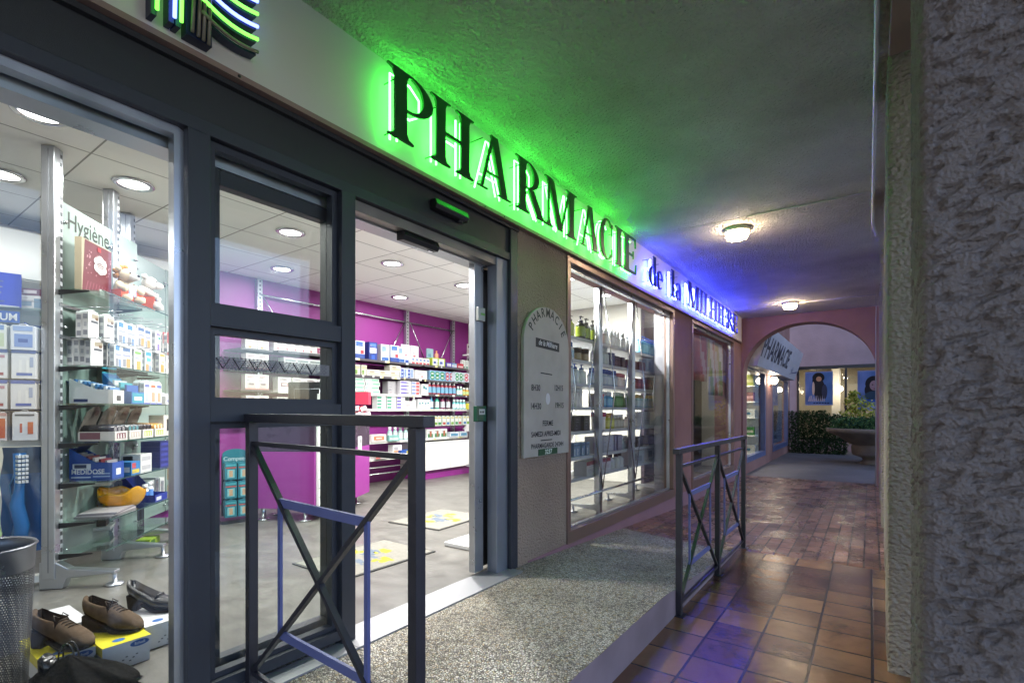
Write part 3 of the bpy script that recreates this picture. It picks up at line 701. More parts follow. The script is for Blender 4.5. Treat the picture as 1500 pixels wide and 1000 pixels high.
b1 = dup(b0, (.925, 9.05, 2.752), R(30), 'farther round bulkhead lamp on the soffit just before the pink arch')

m = MB(); m.tube([(1.975, -1, 2.738), (1.975, 3.2, 2.738), (1.972, 4.2, 2.738), (1.972, 5.6, 2.738), (2.0, 6.0, 2.738)], .011, n=8)
tag(m.build('conduit', paint('grey_pvc', '#c6c6c8', .4)), 'thin grey plastic conduit running along the edge of the soffit', 'cable conduit')
m = MB(); m.tube([(1.07, 4.802, 2.748), (1.97, 4.802, 2.748)], .004, n=6); tag(m.build('conduit', paint('sprayed_pvc', '#d5d0c8', .6)), 'painted cable conduit from the nearer bulkhead lamp across the soffit', 'cable conduit')
m = MB(); m.tube([(1.05, 9.102, 2.744), (2.02, 9.102, 2.744), (2.03, 9.5, 2.6), (2.03, 10.14, 2.55), (2.03, 10.14, zf)], .007, n=6); tag(m.build('conduit', paint('pale_pvc', '#b9b3b6', .5)), 'pale cable conduit from the farther bulkhead lamp to the arch', 'cable conduit')
m = MB(); m.box(2.02, 2.12, 1.9, 2.9, 2.68, 2.75, '#7b6a5c'); tag(m.build('duct_box', paint('brown_duct', '#7d6754', .6), None, .004), 'small brown duct box at the top between the two nearest pillars', 'duct')

# =================================================================== RAILINGS
def railing(name, label, A, B, zb, zt, bays, posts_z=None):
    A = Vector((A[0], A[1], 0)); B = Vector((B[0], B[1], 0)); d = (B - A); Lg = d.length; d.normalize()
    t = thing(name, label, 'railing', (A.x, A.y, zb), math.atan2(d.y, d.x)); H_ = zt - zb
    m = MB(); m.box(-.06, Lg + .05, -.021, .021, H_ - .032, H_); m.build('handrail', RAIL, t, bevel=.003)
    for i in range(bays + 1):
        x = Lg * i / bays; m = MB(); m.box(x - .017, x + .017, -.017, .017, -.02, H_ - .032); p_o = m.build('post', RAIL, t, bevel=.002)
        m = MB(); m.box(x - .04, x + .04, -.035, .035, -.002, .005); m.build('base_plate', RAIL, p_o)
    for i in range(bays):
        x0 = Lg * i / bays + .017; x1 = Lg * (i + 1) / bays - .017; zl = .075; zu = H_ - .12; xm = (x0 + x1) / 2; zm = (zl + zu) / 2
        m = MB(); m.box(x0, x1, -.008, .008, zu, zu + .016); m.build('upper_bar', RAIL, t)
        m = MB(); m.box(x0, x1, -.008, .008, zl - .016, zl); m.build('lower_bar', RAIL, t)
        m = MB(); m.bar((x0, .0, zu), (x1, .0, zl), .016, .02, up=(0, 1, 0)); m.bar((x1, .0005, zu), (x0, .0005, zl), .0155, .0195, up=(0, 1, 0)); m.build('cross_brace', RAIL, t)
        w_ = (x1 - x0) * .27; h_ = (zu - zl) * .255
        m = MB(); y_ = .0; q = .018
        m.box(xm - w_ - q, xm - w_ + q * 0, -.005, .005, zm - h_, zm + h_); m.box(xm + w_, xm + w_ + q, -.005, .005, zm - h_, zm + h_)
        m.box(xm - w_ - q, xm + w_ + q, -.0052, .0052, zm + h_, zm + h_ + .03); m.box(xm - w_ - q, xm + w_ + q, -.0052, .0052, zm - h_ - .03, zm - h_)
        m.build('inner_frame', RAILB, t)
    return t
railing('railing', 'charcoal steel railing with one cross braced bay standing before the glazed door', (.02, 1.008), (.965, .955), -.004, 1.045, 1)
railing('railing', 'slim two bay railing along the edge of the sloping ramp', (1.008, 3.087), (1.022, 4.925), zf, .828, 2)
# =================================================================== PRODUCT MESHES (front faces -Y, origin at the bottom centre)
def wrap(mb, name, m):
    o = mb.build(name, m); me = o.data; bpy.data.objects.remove(o); return me
def carton(w_, d_, h_, base, prints=(), side=(), top=None, name='carton', m=None):
    b_ = MB(); a = w_ / 2; b2 = d_ / 2
    b_.box(-a, a, -b2, b2, 0, h_, base)
    if h_ > .06:      # fine print
        y = -b2 - .0021; rr = random.Random(int(w_ * 9000 + h_ * 700 + d_ * 50 + len(prints)))
        for k_ in range(4):
            u0 = rr.uniform(.08, .3); v0 = .12 + .8 * k_ / 4 + rr.uniform(0, .08); ln = rr.uniform(.2, .55)
            cc = rr.choice(['#8b8d96', '#6f7584', '#a9a2a4', '#5b6478', '#b79a9a'])
            b_.quad((-a + u0 * w_, y, v0 * h_), (-a + (u0 + ln) * w_, y, v0 * h_), (-a + (u0 + ln) * w_, y, (v0 + .022) * h_), (-a + u0 * w_, y, (v0 + .022) * h_), cc)
            if rr.random() < .5: b_.quad((-a + u0 * w_, y, (v0 + .045) * h_), (-a + (u0 + ln * .7) * w_, y, (v0 + .045) * h_), (-a + (u0 + ln * .7) * w_, y, (v0 + .06) * h_), (-a + u0 * w_, y, (v0 + .06) * h_), cc)
    if top: b_.quad((-a, -b2, h_ + .0006), (a, -b2, h_ + .0006), (a, b2, h_ + .0006), (-a, b2, h_ + .0006), top)
    for i, (u0, v0, u1, v1, c) in enumerate(prints):
        y = -b2 - .0006 - .0002 * i
        b_.quad((-a + u0 * w_, y, v0 * h_), (-a + u1 * w_, y, v0 * h_), (-a + u1 * w_, y, v1 * h_), (-a + u0 * w_, y, v1 * h_), c)
    for i, (u0, v0, u1, v1, c) in enumerate(side):       # the -X side, u from the back to the front
        x = -a - .0006 - .0002 * i; f = lambda u: b2 - u * d_
        b_.quad((x, f(u0), v0 * h_), (x, f(u1), v0 * h_), (x, f(u1), v1 * h_), (x, f(u0), v1 * h_), c)
    return wrap(b_, name, m or CARD)
def lines(u0, v0, u1, v1, n, c, jag=.3):
    out = []; dv = (v1 - v0) / n
    for i in range(n): out.append((u0, v0 + i * dv, u1 - (u1 - u0) * jag * random.random(), v0 + (i + .55) * dv, c))
    return out
def bottle(r, h, body, cap, label=None, neck=.35, kind='screw', m=None, n=12, sq=1):
    b_ = MB(); hs = h * (.72 if kind != 'tub' else .8)
    prof = [(r * .9, 0), (r, h * .03), (r, h * .12), (r, hs * .75), (r, hs * .82), (r * neck * 1.3, hs), (r * neck, hs + h * .02)]
    cols = [body, body, label or body, body, body, body]
    if kind == 'screw': prof += [(r * neck * 1.35, hs + h * .02), (r * neck * 1.25, h), (.0001, h)]; cols += [cap] * 3
    if kind == 'tub': prof = [(r, 0), (r, h * .75), (r * 1.04, h * .75), (r * 1.04, h), (.0001, h)]; cols = [body, cap, cap, cap]; 
    if kind == 'pump':
        prof += [(r * neck * 1.3, hs + h * .02), (r * neck * 1.3, hs + h * .09), (r * .13, hs + h * .09), (r * .13, h * .94), (r * .3, h * .94), (r * .3, h), (.0001, h)]; cols += [cap] * 7
    b_.lathe(prof, cols, n, sy=sq)
    if kind == 'pump': b_.box(-r * .12, r * 1.0, -r * .12, r * .12, h * .955, h * .995, cap)
    if kind == 'tub' and label: b_.lathe([(r * 1.003, h * .12), (r * 1.003, h * .6)], label, n)
    return wrap(b_, 'bottle', m or GLOSS)
def packet(w_, d_, h_, base, prints=(), side=(), hook='#f4f4f4'):
    b_ = MB(); a = w_ / 2; b2 = d_ / 2; c = h_ * .06
    pts = [(-a, 0), (a, 0), (a, h_ - c * 2), (a - c, h_ - c), (a * .35, h_ - c), (a * .2, h_), (-a * .2, h_), (-a * .35, h_ - c), (-a + c, h_ - c), (-a, h_ - c * 2)]
    b_.prism([(x, -b2, z) for x, z in pts], (0, d_, 0), base)
    for i, (u0, v0, u1, v1, cc) in enumerate(prints):
        y = -b2 - .0006 - .0002 * i
        b_.quad((-a + u0 * w_, y, v0 * h_), (-a + u1 * w_, y, v0 * h_), (-a + u1 * w_, y, v1 * h_), (-a + u0 * w_, y, v1 * h_), cc)
    for i, (u0, v0, u1, v1, cc) in enumerate(side):
        x = -a - .0006 - .0002 * i; f = lambda u: b2 - u * d_
        b_.quad((x, f(u0), v0 * h_), (x, f(u1), v0 * h_), (x, f(u1), v1 * h_), (x, f(u0), v1 * h_), cc)
    b_.quad((-a * .25, -b2 - .0007, h_ * .955), (a * .25, -b2 - .0007, h_ * .955), (a * .2, -b2 - .0007, h_ * .975), (-a * .2, -b2 - .0007, h_ * .975), '#555555')
    return wrap(b_, 'packet', CARD)
NPROD = [0]
def put(me, name, loc, rz, label, cat, group=None):
    o = bpy.data.objects.new(name, me); COL.objects.link(o); o.location = loc; o.rotation_euler = (0, 0, rz); NPROD[0] += 1
    return tag(o, label, cat, group)
RW = R(90)      # fronts look out of the shop

# =================================================================== BACK WALL SHELVING
SH = thing('wall_shelving', 'long silver shelving with slotted uprights and braces on the purple back wall', 'shelving', (-4, 3.2, 0))
MBK = SH.location
def wbox(mb, x0, x1, y0, y1, z0, z1, c='#ffffff'): return mb.box(x0 + 4, x1 + 4, y0 - 3.2, y1 - 3.2, z0, z1, c)
def shp(mb, name, m, bevel=0): return mb.build(name, m, SH, bevel)
for yy in (3.17, 5.51, 6.58):
    m = MB(); wbox(m, -3.985, -3.93, yy - .03, yy + .03, 0, 2.6); o = shp(m, 'upright', STEEL)
    m = MB(); wbox(m, -3.9299, -3.9292, yy - .008, yy + .008, .2, 2.6); m.build('slot_strip', SLOT, o)
    m = MB(); wbox(m, -3.97, -3.62, yy - .022, yy + .022, .03, .075); wbox(m, -3.68, -3.63, yy - .03, yy + .03, 0, .03); shp(m, 'foot', STEEL)
m = MB(); m.tube([(.06, -.03, 2.42), (.06, 3.4, 2.42)], .014); shp(m, 'top_rail', CHROME)
for a, b2 in ((3.2, 3.62), (5.45, 5.1), (5.57, 5.92), (6.55, 6.2)):
    m = MB(); m.tube([(.065, a - 3.2, 2.42), (.065, b2 - 3.2, 1.8)], .008, n=6); shp(m, 'brace', CHROME)
SHELF_D = paint('dark_shelf_edge', '#4a4548', .4, .3); 
for z in (1.735, 1.515, 1.285, 1.05):
    m = MB(); wbox(m, -3.98, -3.6, 2.78, 3.14, z - .02, z); shp(m, 'shelf', SHELF_D)
for z, ya, yb, mt_ in ((1.745, 3.2, 5.48, SHELF_D), (1.525, 3.2, 5.48, SHELF_D), (1.28, 3.2, 5.48, WHITE), (1.07, 3.2, 6.6, WHITE), (.62, 4.2, 6.55, WHITE), (.385, 4.2, 5.5, WHITE),
                       (1.748, 5.54, 6.56, SHELF_D), (1.52, 5.54, 6.56, SHELF_D), (1.30, 5.54, 6.6, SHELF_D)):
    m = MB(); wbox(m, -3.98, -3.6, ya, yb, z - .02, z); wbox(m, -3.6, -3.594, ya, yb, z - .028, z + .003); so_ = shp(m, 'shelf', mt_)
    m = MB(); yy_ = ya; base_ = '#57525a' if mt_ is SHELF_D else '#d9d9d6'
    while yy_ < yb - .001:
        st_ = min(random.choice([.03, .05, .07, .1, .14]), yb - yy_); lab = st_ < .06 and random.random() < .6
        m.quad((.4065, yy_ - 3.2, z - .026), (.4065, yy_ + st_ - 3.2, z - .026), (.4065, yy_ + st_ - 3.2, z + .001), (.4065, yy_ - 3.2, z + .001), random.choice(['#f0f0ec', '#f4e9a0', '#e9eef2']) if lab else base_); yy_ += st_
    m.build('label_strip', CARD, so_)
for z in (.16, .25): 
    m = MB(); m.tube([(.3, 1.0, z), (.3, 2.25, z)], .012); shp(m, 'low_rail', CHROME)
m = MB(); m.tube([(.38, 2.2, .965), (.38, 3.38, .965)], .008); wbox(m, -3.64, -3.6, 5.42, 6.56, .79, .8); shp(m, 'hook_rail', SHELF_D)
m = MB(); m.box(0, .48, -.61, .62, 0, .42); bc = tag(thing('base_cabinet', 'long white base cabinet on the floor under the purple wall shelves', 'cabinet', (-3.99, 6.02, .14)), None, None)
m.build('body', WHITE, bc, bevel=.004)
m = MB(); m.box(.03, .42, -.58, .6, -.14, 0); m.build('plinth', PURPLE_L, bc)
m = MB(); m.box(.4805, .483, -.002, .002, .01, .41); m.build('door_gap', DARK, bc)

def row(me_list, name, y0, y1, x, z, label, cat, group, n=None, jit=.0, gap=None):
    n_ = n or len(me_list)
    for i in range(n_):
        y = y0 + (y1 - y0) * (i + .5) / n_
        put(me_list[i % len(me_list)], name, (x, y + random.uniform(-jit, jit), z), RW + random.uniform(-.09, .09), label, cat, group)
RED = '#c2284e'; 
# -- left bay (seen through the sidelight)
bx = carton(.13, .1, .19, '#f2efe9', [(.1, .12, .9, .3, '#e9ddd5'), (.25, .06, .5, .14, '#e0a43c')] + lines(.15, .8, .85, .92, 2, '#bcb3ae'))
by = carton(.13, .1, .17, '#f3f0ee', [(.15, .1, .85, .45, '#d9cdc9'), (.0, 0, 1, .1, '#d99a94'), (.3, .3, .7, .42, '#8f7a80')] + lines(.15, .8, .85, .92, 2, '#c08f98'))
for z, me in ((1.735, bx), (1.515, by), (1.285, by), (1.05, by)):
    nm_ = {1.735: 'top', 1.515: 'second', 1.285: 'third', 1.05: 'lowest'}[z]
    row([me], 'carton', 2.86, 3.12, -3.7, z, 'white carton of the pair on the %s short shelf beside the left upright' % nm_, 'carton', 'paired cartons left of the upright', 2)
bw = carton(.12, .1, .23, '#f6f4f2', [(.3, .08, .5, .16, '#d9707d'), (.45, .16, .5, .5, '#e2a2a8')] + lines(.2, .55, .6, .7, 2, '#c9bcbc'))
row([bw], 'carton', 3.2, 3.74, -3.72, 1.745, 'tall white carton with pink drop mark on the top shelf behind the sidelight', 'carton', 'tall white cartons', 5)
bz = carton(.19, .12, .21, '#f4f1ef', [(.05, .08, .95, .4, '#a83368'), (.2, .18, .8, .26, '#e8c8d4')] + lines(.1, .65, .9, .8, 2, '#dfc9cf'))
row([bz], 'carton', 3.74, 4.14, -3.72, 1.745, 'wide white carton with dark pink lower panel on the top shelf', 'carton', 'wide pink cartons', 2)
bq = carton(.1, .1, .2, '#e8dcc0', [(.1, .3, .9, .9, '#6b4527'), (.3, .1, .7, .3, '#e0b53a')]); row([bq], 'carton', 4.14, 4.28, -3.72, 1.745, 'brown and yellow carton at the right end of the pink cartons', 'carton', None, 1)
bl = carton(.17, .12, .15, '#e9eeee', [(.1, .72, .9, .84, '#7d8d8d'), (.25, .08, .75, .5, '#d5e2e4')])
blb = carton(.17, .12, .15, '#e9eeee', [(.1, .72, .9, .84, '#7d8d8d'), (.2, .1, .8, .55, '#4fa3cf')])
row([bl], 'carton', 3.3, 3.95, -3.7, 1.525, 'pale grey carton with grey heading on the second shelf behind the film strip', 'carton', 'pale grey cartons', 4)
row([blb], 'carton', 3.95, 4.3, -3.7, 1.525, 'pale carton with blue oval on the second shelf behind the film strip', 'carton', 'blue oval cartons', 2)
bp = carton(.16, .12, .16, '#f5f2f1', [(.2, .3, .8, .6, '#b58d92'), (.3, .36, .7, .54, '#e6cfd0'), (.05, 0, .95, .07, '#7c93c9')] + lines(.1, .78, .9, .93, 2, '#8d8390'))
row([bp], 'carton', 3.22, 4.1, -3.7, 1.28, 'white carton with rosy oval on the third shelf above the monitor', 'carton', 'rosy oval cartons', 5)
bn = carton(.11, .1, .14, '#f1efec', [(.2, .2, .5, .6, '#4a4650'), (.1, .75, .9, .9, '#6b6670')]); row([bn], 'carton', 3.22, 3.66, -3.7, 1.07, 'small white carton with dark mark on the shelf left of the monitor', 'carton', 'small dark marked cartons', 4)
# -- middle and right bays (seen through the open door)
np1 = carton(.15, .11, .245, '#e9f0f8', [(0, 0, 1, .28, '#1f4fae'), (.1, .35, .9, .62, '#ffffff'), (.1, .7, .8, .95, '#3f78c9'), (.55, .3, .9, .5, '#c73d4d')], side=[(0, 0, 1, 1, '#23458f')])
np2 = carton(.14, .11, .25, '#1f3f9a', [(.1, .4, .9, .68, '#f2f4fb'), (.15, .74, .85, .92, '#5c86d8'), (.3, .05, .7, .3, '#2b5fd0')])
np3 = carton(.15, .11, .24, '#f1f5fa', [(.1, .06, .9, .25, '#2d6cc0'), (.1, .6, .6, .9, '#8fb7df'), (.05, .3, .95, .36, '#b9cfe8')])
row([np1], 'carton', 4.3, 4.5, -3.72, 1.745, 'white and blue nappy pack with red mark at the left end of the upper shelf', 'pack', None, 1)
row([np2], 'carton', 4.52, 4.72, -3.72, 1.745, 'dark blue nappy pack with white panel on the upper shelf', 'pack', None, 1)
row([np3], 'carton', 4.75, 4.92, -3.72, 1.745, 'pale pack with blue base right of the dark blue pack', 'pack', None, 1)
row([np1, np3], 'carton', 4.95, 5.2, -3.72, 1.745, 'blue patterned pack in the pair left of the white folded cards', 'pack', 'paired blue packs', 2)
cardm = carton(.16, .02, .28, '#f4f6fb', [(.1, .05, .9, .2, '#3b62b8'), (.3, .4, .6, .5, '#d86a7a')]); row([cardm], 'display_card', 5.14, 5.5, -3.68, 1.745, 'white folded display card standing on the upper shelf left of the middle upright', 'display card', 'white display cards', 2)
sm = carton(.075, .07, .1, '#f6f5f4', [(.1, .05, .9, .3, '#cf4452'), (.2, .5, .8, .8, '#7fa0d8')]); row([sm], 'carton', 5.28, 5.66, -3.64, 1.745, 'tiny white and red carton in front of the white display cards', 'carton', 'tiny red cartons', 5)
gp = carton(.28, .16, .13, '#b7cf3c', [(.06, .1, .42, .9, '#eef0f4'), (.52, .1, .92, .9, '#e9edf5'), (.12, .3, .3, .6, '#3d55b0'), (.6, .3, .8, .6, '#4a62b8')]); row([gp], 'carton', 5.74, 6.02, -3.7, 1.745, 'lime green box with two white windows on the upper right shelf', 'carton', None, 1)
tp = carton(.13, .03, .15, '#a9d3dd', [(.1, .1, .6, .5, '#6aa5c4')]); put(tp, 'display_card', (-3.74, 5.8, 1.875), RW, 'pale blue card standing on top of the lime green box', 'display card')
bt = bottle(.035, .13, '#e7a183', '#d98a6c'); put(bt, 'bottle', (-3.72, 5.93, 1.875), RW, 'small peach coloured bottle on top of the lime green box', 'bottle')
pu = carton(.16, .1, .08, '#5b46b5', [(.2, .2, .8, .8, '#e7e9f6')]); row([pu], 'carton', 6.06, 6.2, -3.68, 1.748, 'low violet box with pale circle on the upper right shelf', 'carton', None, 1)
bb = carton(.14, .1, .075, '#7fb4e0', [(.1, .2, .9, .7, '#dfeaf5')]); row([bb], 'carton', 6.2, 6.32, -3.68, 1.748, 'low sky blue box right of the violet box', 'carton', None, 1)
rb = carton(.15, .1, .08, '#c8344b', [(.1, .15, .9, .5, '#f0c9cf')]); row([rb], 'carton', 6.32, 6.46, -3.66, 1.748, 'low red box at the foot of the diagonal brace', 'carton', None, 1)
tube = carton(.06, .05, .15, '#f3f6f3', [(.1, .08, .9, .3, '#58a88a'), (.3, .4, .7, .9, '#d3e6dd')])
row([tube], 'carton', 6.46, 6.86, -3.66, 1.748, 'upright white and green carton at the right end of the upper shelf', 'carton', 'upright green cartons upper', 5)
# second shelf
gw = carton(.09, .08, .14, '#f1f0e2', [(.1, .1, .5, .5, '#7fb83f'), (.1, .6, .9, .9, '#d8dfae')]); row([gw], 'carton', 4.28, 4.5, -3.68, 1.525, 'cream carton with green leaf at the left end of the second shelf', 'carton', 'cream leaf cartons', 2)
cw = carton(.2, .12, .085, '#f2eee2', [(.05, .2, .95, .5, '#e0d9b8'), (.2, .6, .6, .8, '#b9ad86')]); row([cw], 'carton', 4.5, 5.05, -3.68, 1.525, 'wide cream carton lying on the second shelf', 'carton', 'wide cream cartons', 3)
put(cw, 'carton', (-3.68, 4.98, 1.611), RW, 'cream carton stacked on another one near the left of the second shelf', 'carton')
bs = carton(.12, .1, .145, '#e6edf8', [(.1, .05, .5, .9, '#2f57b8'), (.15, .15, .4, .3, '#c9d8f2'), (.15, .5, .4, .65, '#c9d8f2'), (.6, .1, .9, .9, '#8fa9dc')]); row([bs], 'carton', 5.07, 5.33, -3.66, 1.525, 'blue and white carton with pale dots in the middle of the second shelf', 'carton', 'blue dotted cartons', 2)
ws_ = carton(.26, .12, .13, '#f5f4f4', [(.05, .5, .8, .6, '#bdbcc2'), (.5, .2, .6, .4, '#d55a5a')]); row([ws_], 'carton', 5.33, 5.62, -3.66, 1.525, 'plain wide white carton left of the blue round tins', 'carton', None, 1)
def cans(base, can, n):
    b_ = MB(); b_.box(-.052 * n, .052 * n, -.05, .05, 0, .15, base)
    for i in range(n):
        x = -.052 * n + .052 + i * .104
        for z in (.045, .105):
            b_.disc((x, -.0508 - .0003 * (z > .1), z), (1, 0, 0), (0, 0, 1), .046, .034, can, 14); b_.disc((x, -.0516, z), (1, 0, 0), (0, 0, 1), .028, .012, '#e8efe9', 10)
    return wrap(b_, 'carton', CARD)
row([cans('#8fc0e6', '#2c8a52', 3)], 'carton', 5.66, 5.98, -3.64, 1.52, 'pale blue pack with green ovals in two rows, left of the pack with red ovals', 'pack', None, 1)
row([cans('#8fc0e6', '#c23a52', 2)], 'carton', 5.98, 6.2, -3.64, 1.52, 'pale blue pack with large red ovals beside the green ovals', 'pack', None, 1)
gs = cans('#d5e6f2', '#3a9a62', 3); row([gs], 'carton', 6.2, 6.42, -3.58, 1.52, 'lower pale pack with small green ovals on the second right shelf', 'pack', None, 1); 
row([cans('#dfe6f2', '#cc3558', 3)], 'carton', 6.44, 6.66, -3.58, 1.52, 'lower pale pack with small red ovals on the second right shelf', 'pack', None, 1)
row([tube], 'carton', 6.68, 7.0, -3.64, 1.52, 'upright white and green carton at the right end of the second shelf', 'carton', 'upright green cartons second', 4)
# third shelf
tg = carton(.24, .12, .052, '#f4f8f5', [(.04, .25, .96, .75, '#8fc9ae'), (.1, .4, .5, .6, '#dff1e7')])
for c_ in range(2):
    for r_ in range(4 if c_ == 0 else 4):
        put(tg, 'carton', (-3.68, 4.32 + c_ * .26 - .02 * (r_ % 2), 1.281 + r_ * .053), RW, 'flat white and mint toothpaste box in the stacks at the left of the third shelf', 'carton', 'mint toothpaste boxes')
tgr = carton(.14, .12, .19, '#b9b9bd', [(.15 * k_, .05, .15 * k_ + .03, .95, '#e4e4e8') for k_ in range(1, 6)]); row([tgr], 'carton', 4.86, 5.04, -3.72, 1.28, 'grey striped bundle of boxes beside the mint toothpaste stacks', 'bundle', None, 1)
tv = carton(.2, .12, .05, '#f3f1f8', [(.04, .3, .6, .75, '#6a5bc0'), (.6, .4, .8, .65, '#1f1f4a')])
for r_ in range(4): put(tv, 'carton', (-3.66, 5.16, 1.281 + r_ * .0505), RW, 'flat white box with violet brush stripe in the stack on the third shelf', 'carton', 'violet stripe boxes')
to = carton(.16, .12, .05, '#eef0f6', [(.02, .2, .5, .8, '#8f9fd8'), (.55, .1, .95, .9, '#dc6a6a')])
for r_ in range(4): put(to, 'carton', (-3.66, 5.36, 1.281 + r_ * .0505), RW, 'flat box with lilac and coral panels, stacked left of the mouthwash bottles', 'carton', 'coral panel boxes')
wd_ = carton(.13, .1, .17, '#f4f5f4', [(.2, .6, .5, .85, '#3f8f8a'), (.5, .5, .8, .7, '#5aa5c2')]); row([wd_], 'carton', 5.46, 5.6, -3.62, 1.28, 'plain white carton with two teal marks next to the mouthwash bottles', 'carton', None, 1)
mw = bottle(.036, .215, '#a24a58', '#f0f0f2', '#7fb7d8', .42); row([mw], 'bottle', 5.64, 6.3, -3.64, 1.30, 'mouthwash bottle with pale blue label and white cap on the third right shelf', 'bottle', 'mouthwash bottles in a row', 7)
mw2 = bottle(.03, .15, '#8fd0c4', '#eef3f2', '#e9f4f2', .45); row([mw2], 'bottle', 6.3, 6.44, -3.62, 1.30, 'small mint bottle between the mouthwash and the yellow bottles', 'bottle', 'small mint bottles', 2)
ye = bottle(.032, .13, '#e2a52a', '#e9efe2', '#cfe39a', .6); row([ye], 'bottle', 6.44, 6.76, -3.62, 1.30, 'small yellow and green bottle on the third right shelf', 'bottle', 'yellow bottles', 4)
na = bottle(.034, .12, '#1d2f86', '#16225c', '#d8dff2', .6); row([na], 'bottle', 6.76, 7.02, -3.62, 1.30, 'small navy bottle with pale label at the end of the third shelf', 'bottle', 'navy bottles', 3)
# fourth shelf
ts = carton(.16, .1, .045, '#f2f6f5', [(.03, .2, .5, .8, '#57ad8d'), (.55, .3, .95, .7, '#e0ebe8')]); tsv = carton(.16, .1, .045, '#f4f3f8', [(.03, .2, .5, .8, '#7467c2'), (.55, .3, .95, .7, '#e6e4f0')])
for c_ in range(3):
    for r_ in range(4): put(ts if c_ < 2 else tsv, 'carton', (-3.66, 4.72 + c_ * .18, 1.071 + r_ * .0455), RW, ('flat white and green toothpaste box stacked on the fourth shelf' if c_ < 2 else 'flat white and violet toothpaste box stacked on the fourth shelf'), 'carton', 'green boxes on the fourth shelf' if c_ < 2 else 'violet boxes on the fourth shelf')
wl = carton(.2, .1, .12, '#f4f4f5', [(.1, .4, .9, .5, '#cfcfd4')]); row([wl], 'carton', 5.12, 5.36, -3.66, 1.07, 'blank white low carton in the middle of the fourth shelf', 'carton', None, 1)
wb = bottle(.03, .2, '#f3f3f5', '#ffffff', '#e9e9ee', .4); row([wb], 'bottle', 5.28, 5.4, -3.62, 1.07, 'slim all white bottle in front of the blank white carton', 'bottle', None, 1)
wp = carton(.26, .1, .15, '#f3f5f5', [(.08, .5, .2, .66, '#3f9aa0'), (.3, .55, .42, .7, '#3f9aa0'), (.55, .5, .68, .66, '#3f7fa0'), (.75, .55, .9, .7, '#3f9aa0')]); row([wp], 'carton', 5.4, 5.66, -3.64, 1.07, 'white carton with a line of teal leaves on the fourth shelf', 'carton', None, 1)
for i, (c1, c2, lb) in enumerate((('#2f7fa8', '#2a5f80', 'deep blue'), ('#3a9f8c', '#2a4a44', 'teal'), ('#7c3a5a', '#2a2028', 'plum'), ('#5a3542', '#221a20', 'dark red'))):
    me = bottle(.038, .22, c1, c2, '#d5dfe2', .45); row([me], 'bottle', 5.66 + i * .13, 5.79 + i * .13, -3.64, 1.07, 'mouthwash bottle of %s liquid with dark cap on the fourth shelf' % lb, 'bottle', None, 1)
tq = bottle(.034, .16, '#69bdc0', '#d9eeee', '#e6f2f2', .5); row([tq], 'bottle', 6.2, 6.52, -3.62, 1.07, 'pale turquoise bottle right of the dark mouthwash on the fourth shelf', 'bottle', 'turquoise bottles', 4)
yl = carton(.09, .08, .1, '#e6dc4a', [(.1, .3, .9, .7, '#f4f1bd')]); row([yl], 'carton', 6.52, 6.62, -3.6, 1.07, 'small yellow carton among the turquoise bottles', 'carton', None, 1)
bc2 = carton(.12, .09, .11, '#3f8fc4', [(.1, .3, .9, .75, '#e5f0f6')]); row([bc2], 'carton', 6.62, 6.84, -3.6, 1.07, 'small blue carton right of the small yellow one', 'carton', 'small blue cartons', 2)
# hanging row
hp = [packet(.075, .04, .155, '#dfe8dc', [(.1, .1, .9, .35, c), (.2, .45, .8, .7, '#f5f5f2'), (.1, .75, .9, .85, '#d9c644')]) for c in ('#3f9a5c', '#c2524a', '#4a7fb8', '#7fb040')]
for i in range(16):
    put(hp[i % 4], 'packet', (-3.6 + random.uniform(-.01, .01), 5.08 + i * .098, .81), RW, 'small hanging packet with bright print in the long row on the hook rail', 'packet', 'packets on the hook rail')
# fifth and sixth shelves
og = carton(.26, .12, .1, '#f3ece6', [(.15, .25, .85, .75, '#e08a5a'), (.3, .4, .7, .6, '#f6e8dc')]); row([og], 'carton', 4.5, 4.8, -3.64, .62, 'white carton with orange panel at the left end of the fifth shelf', 'carton', None, 1)
mt = bottle(.035, .2, '#a9d4cc', '#f0f4f3', '#dff0ec', .5); row([mt], 'bottle', 4.86, 5.26, -3.66, .62, 'pale mint lotion bottle with white cap on the fifth shelf', 'bottle', 'mint lotion bottles', 4)
gl2 = carton(.18, .1, .08, '#8fc7c0', [(.1, .2, .9, .6, '#dcefec')]); row([gl2], 'carton', 4.8, 5.0, -3.6, .62, 'low mint carton in front of the mint lotion bottles', 'carton', None, 1)
rw = carton(.08, .08, .13, '#f0e9ea', [(.1, .2, .9, .4, '#a84a58'), (.2, .5, .8, .8, '#6b5a6a')]); row([rw], 'carton', 5.26, 5.54, -3.64, .62, 'white and maroon carton right of the mint lotion bottles', 'carton', 'maroon banded cartons', 3)
gf = carton(.15, .1, .14, '#eef2ee', [(.1, .1, .9, .5, '#3f8f5c'), (.4, .2, .7, .8, '#b86a4a')]); row([gf], 'carton', 5.58, 6.04, -3.64, .62, 'white and green carton on the fifth shelf right of the railing post', 'carton', 'green fronted cartons', 3)
bt2 = carton(.2, .1, .08, '#dfe9f2', [(.1, .2, .9, .7, '#5a9ac0')]); row([bt2], 'carton', 6.08, 6.54, -3.62, .62, 'low white and blue carton at the right of the fifth shelf', 'carton', 'low blue cartons', 2)
ht = carton(.17, .1, .17, '#f2f2f4', [(.1, .3, .9, .55, '#e9b58f'), (.1, .65, .6, .8, '#c7c7cc')]); row([ht], 'carton', 4.92, 5.1, -3.66, .385, 'tall white carton with peach band on the lowest shelf', 'carton', None, 1)
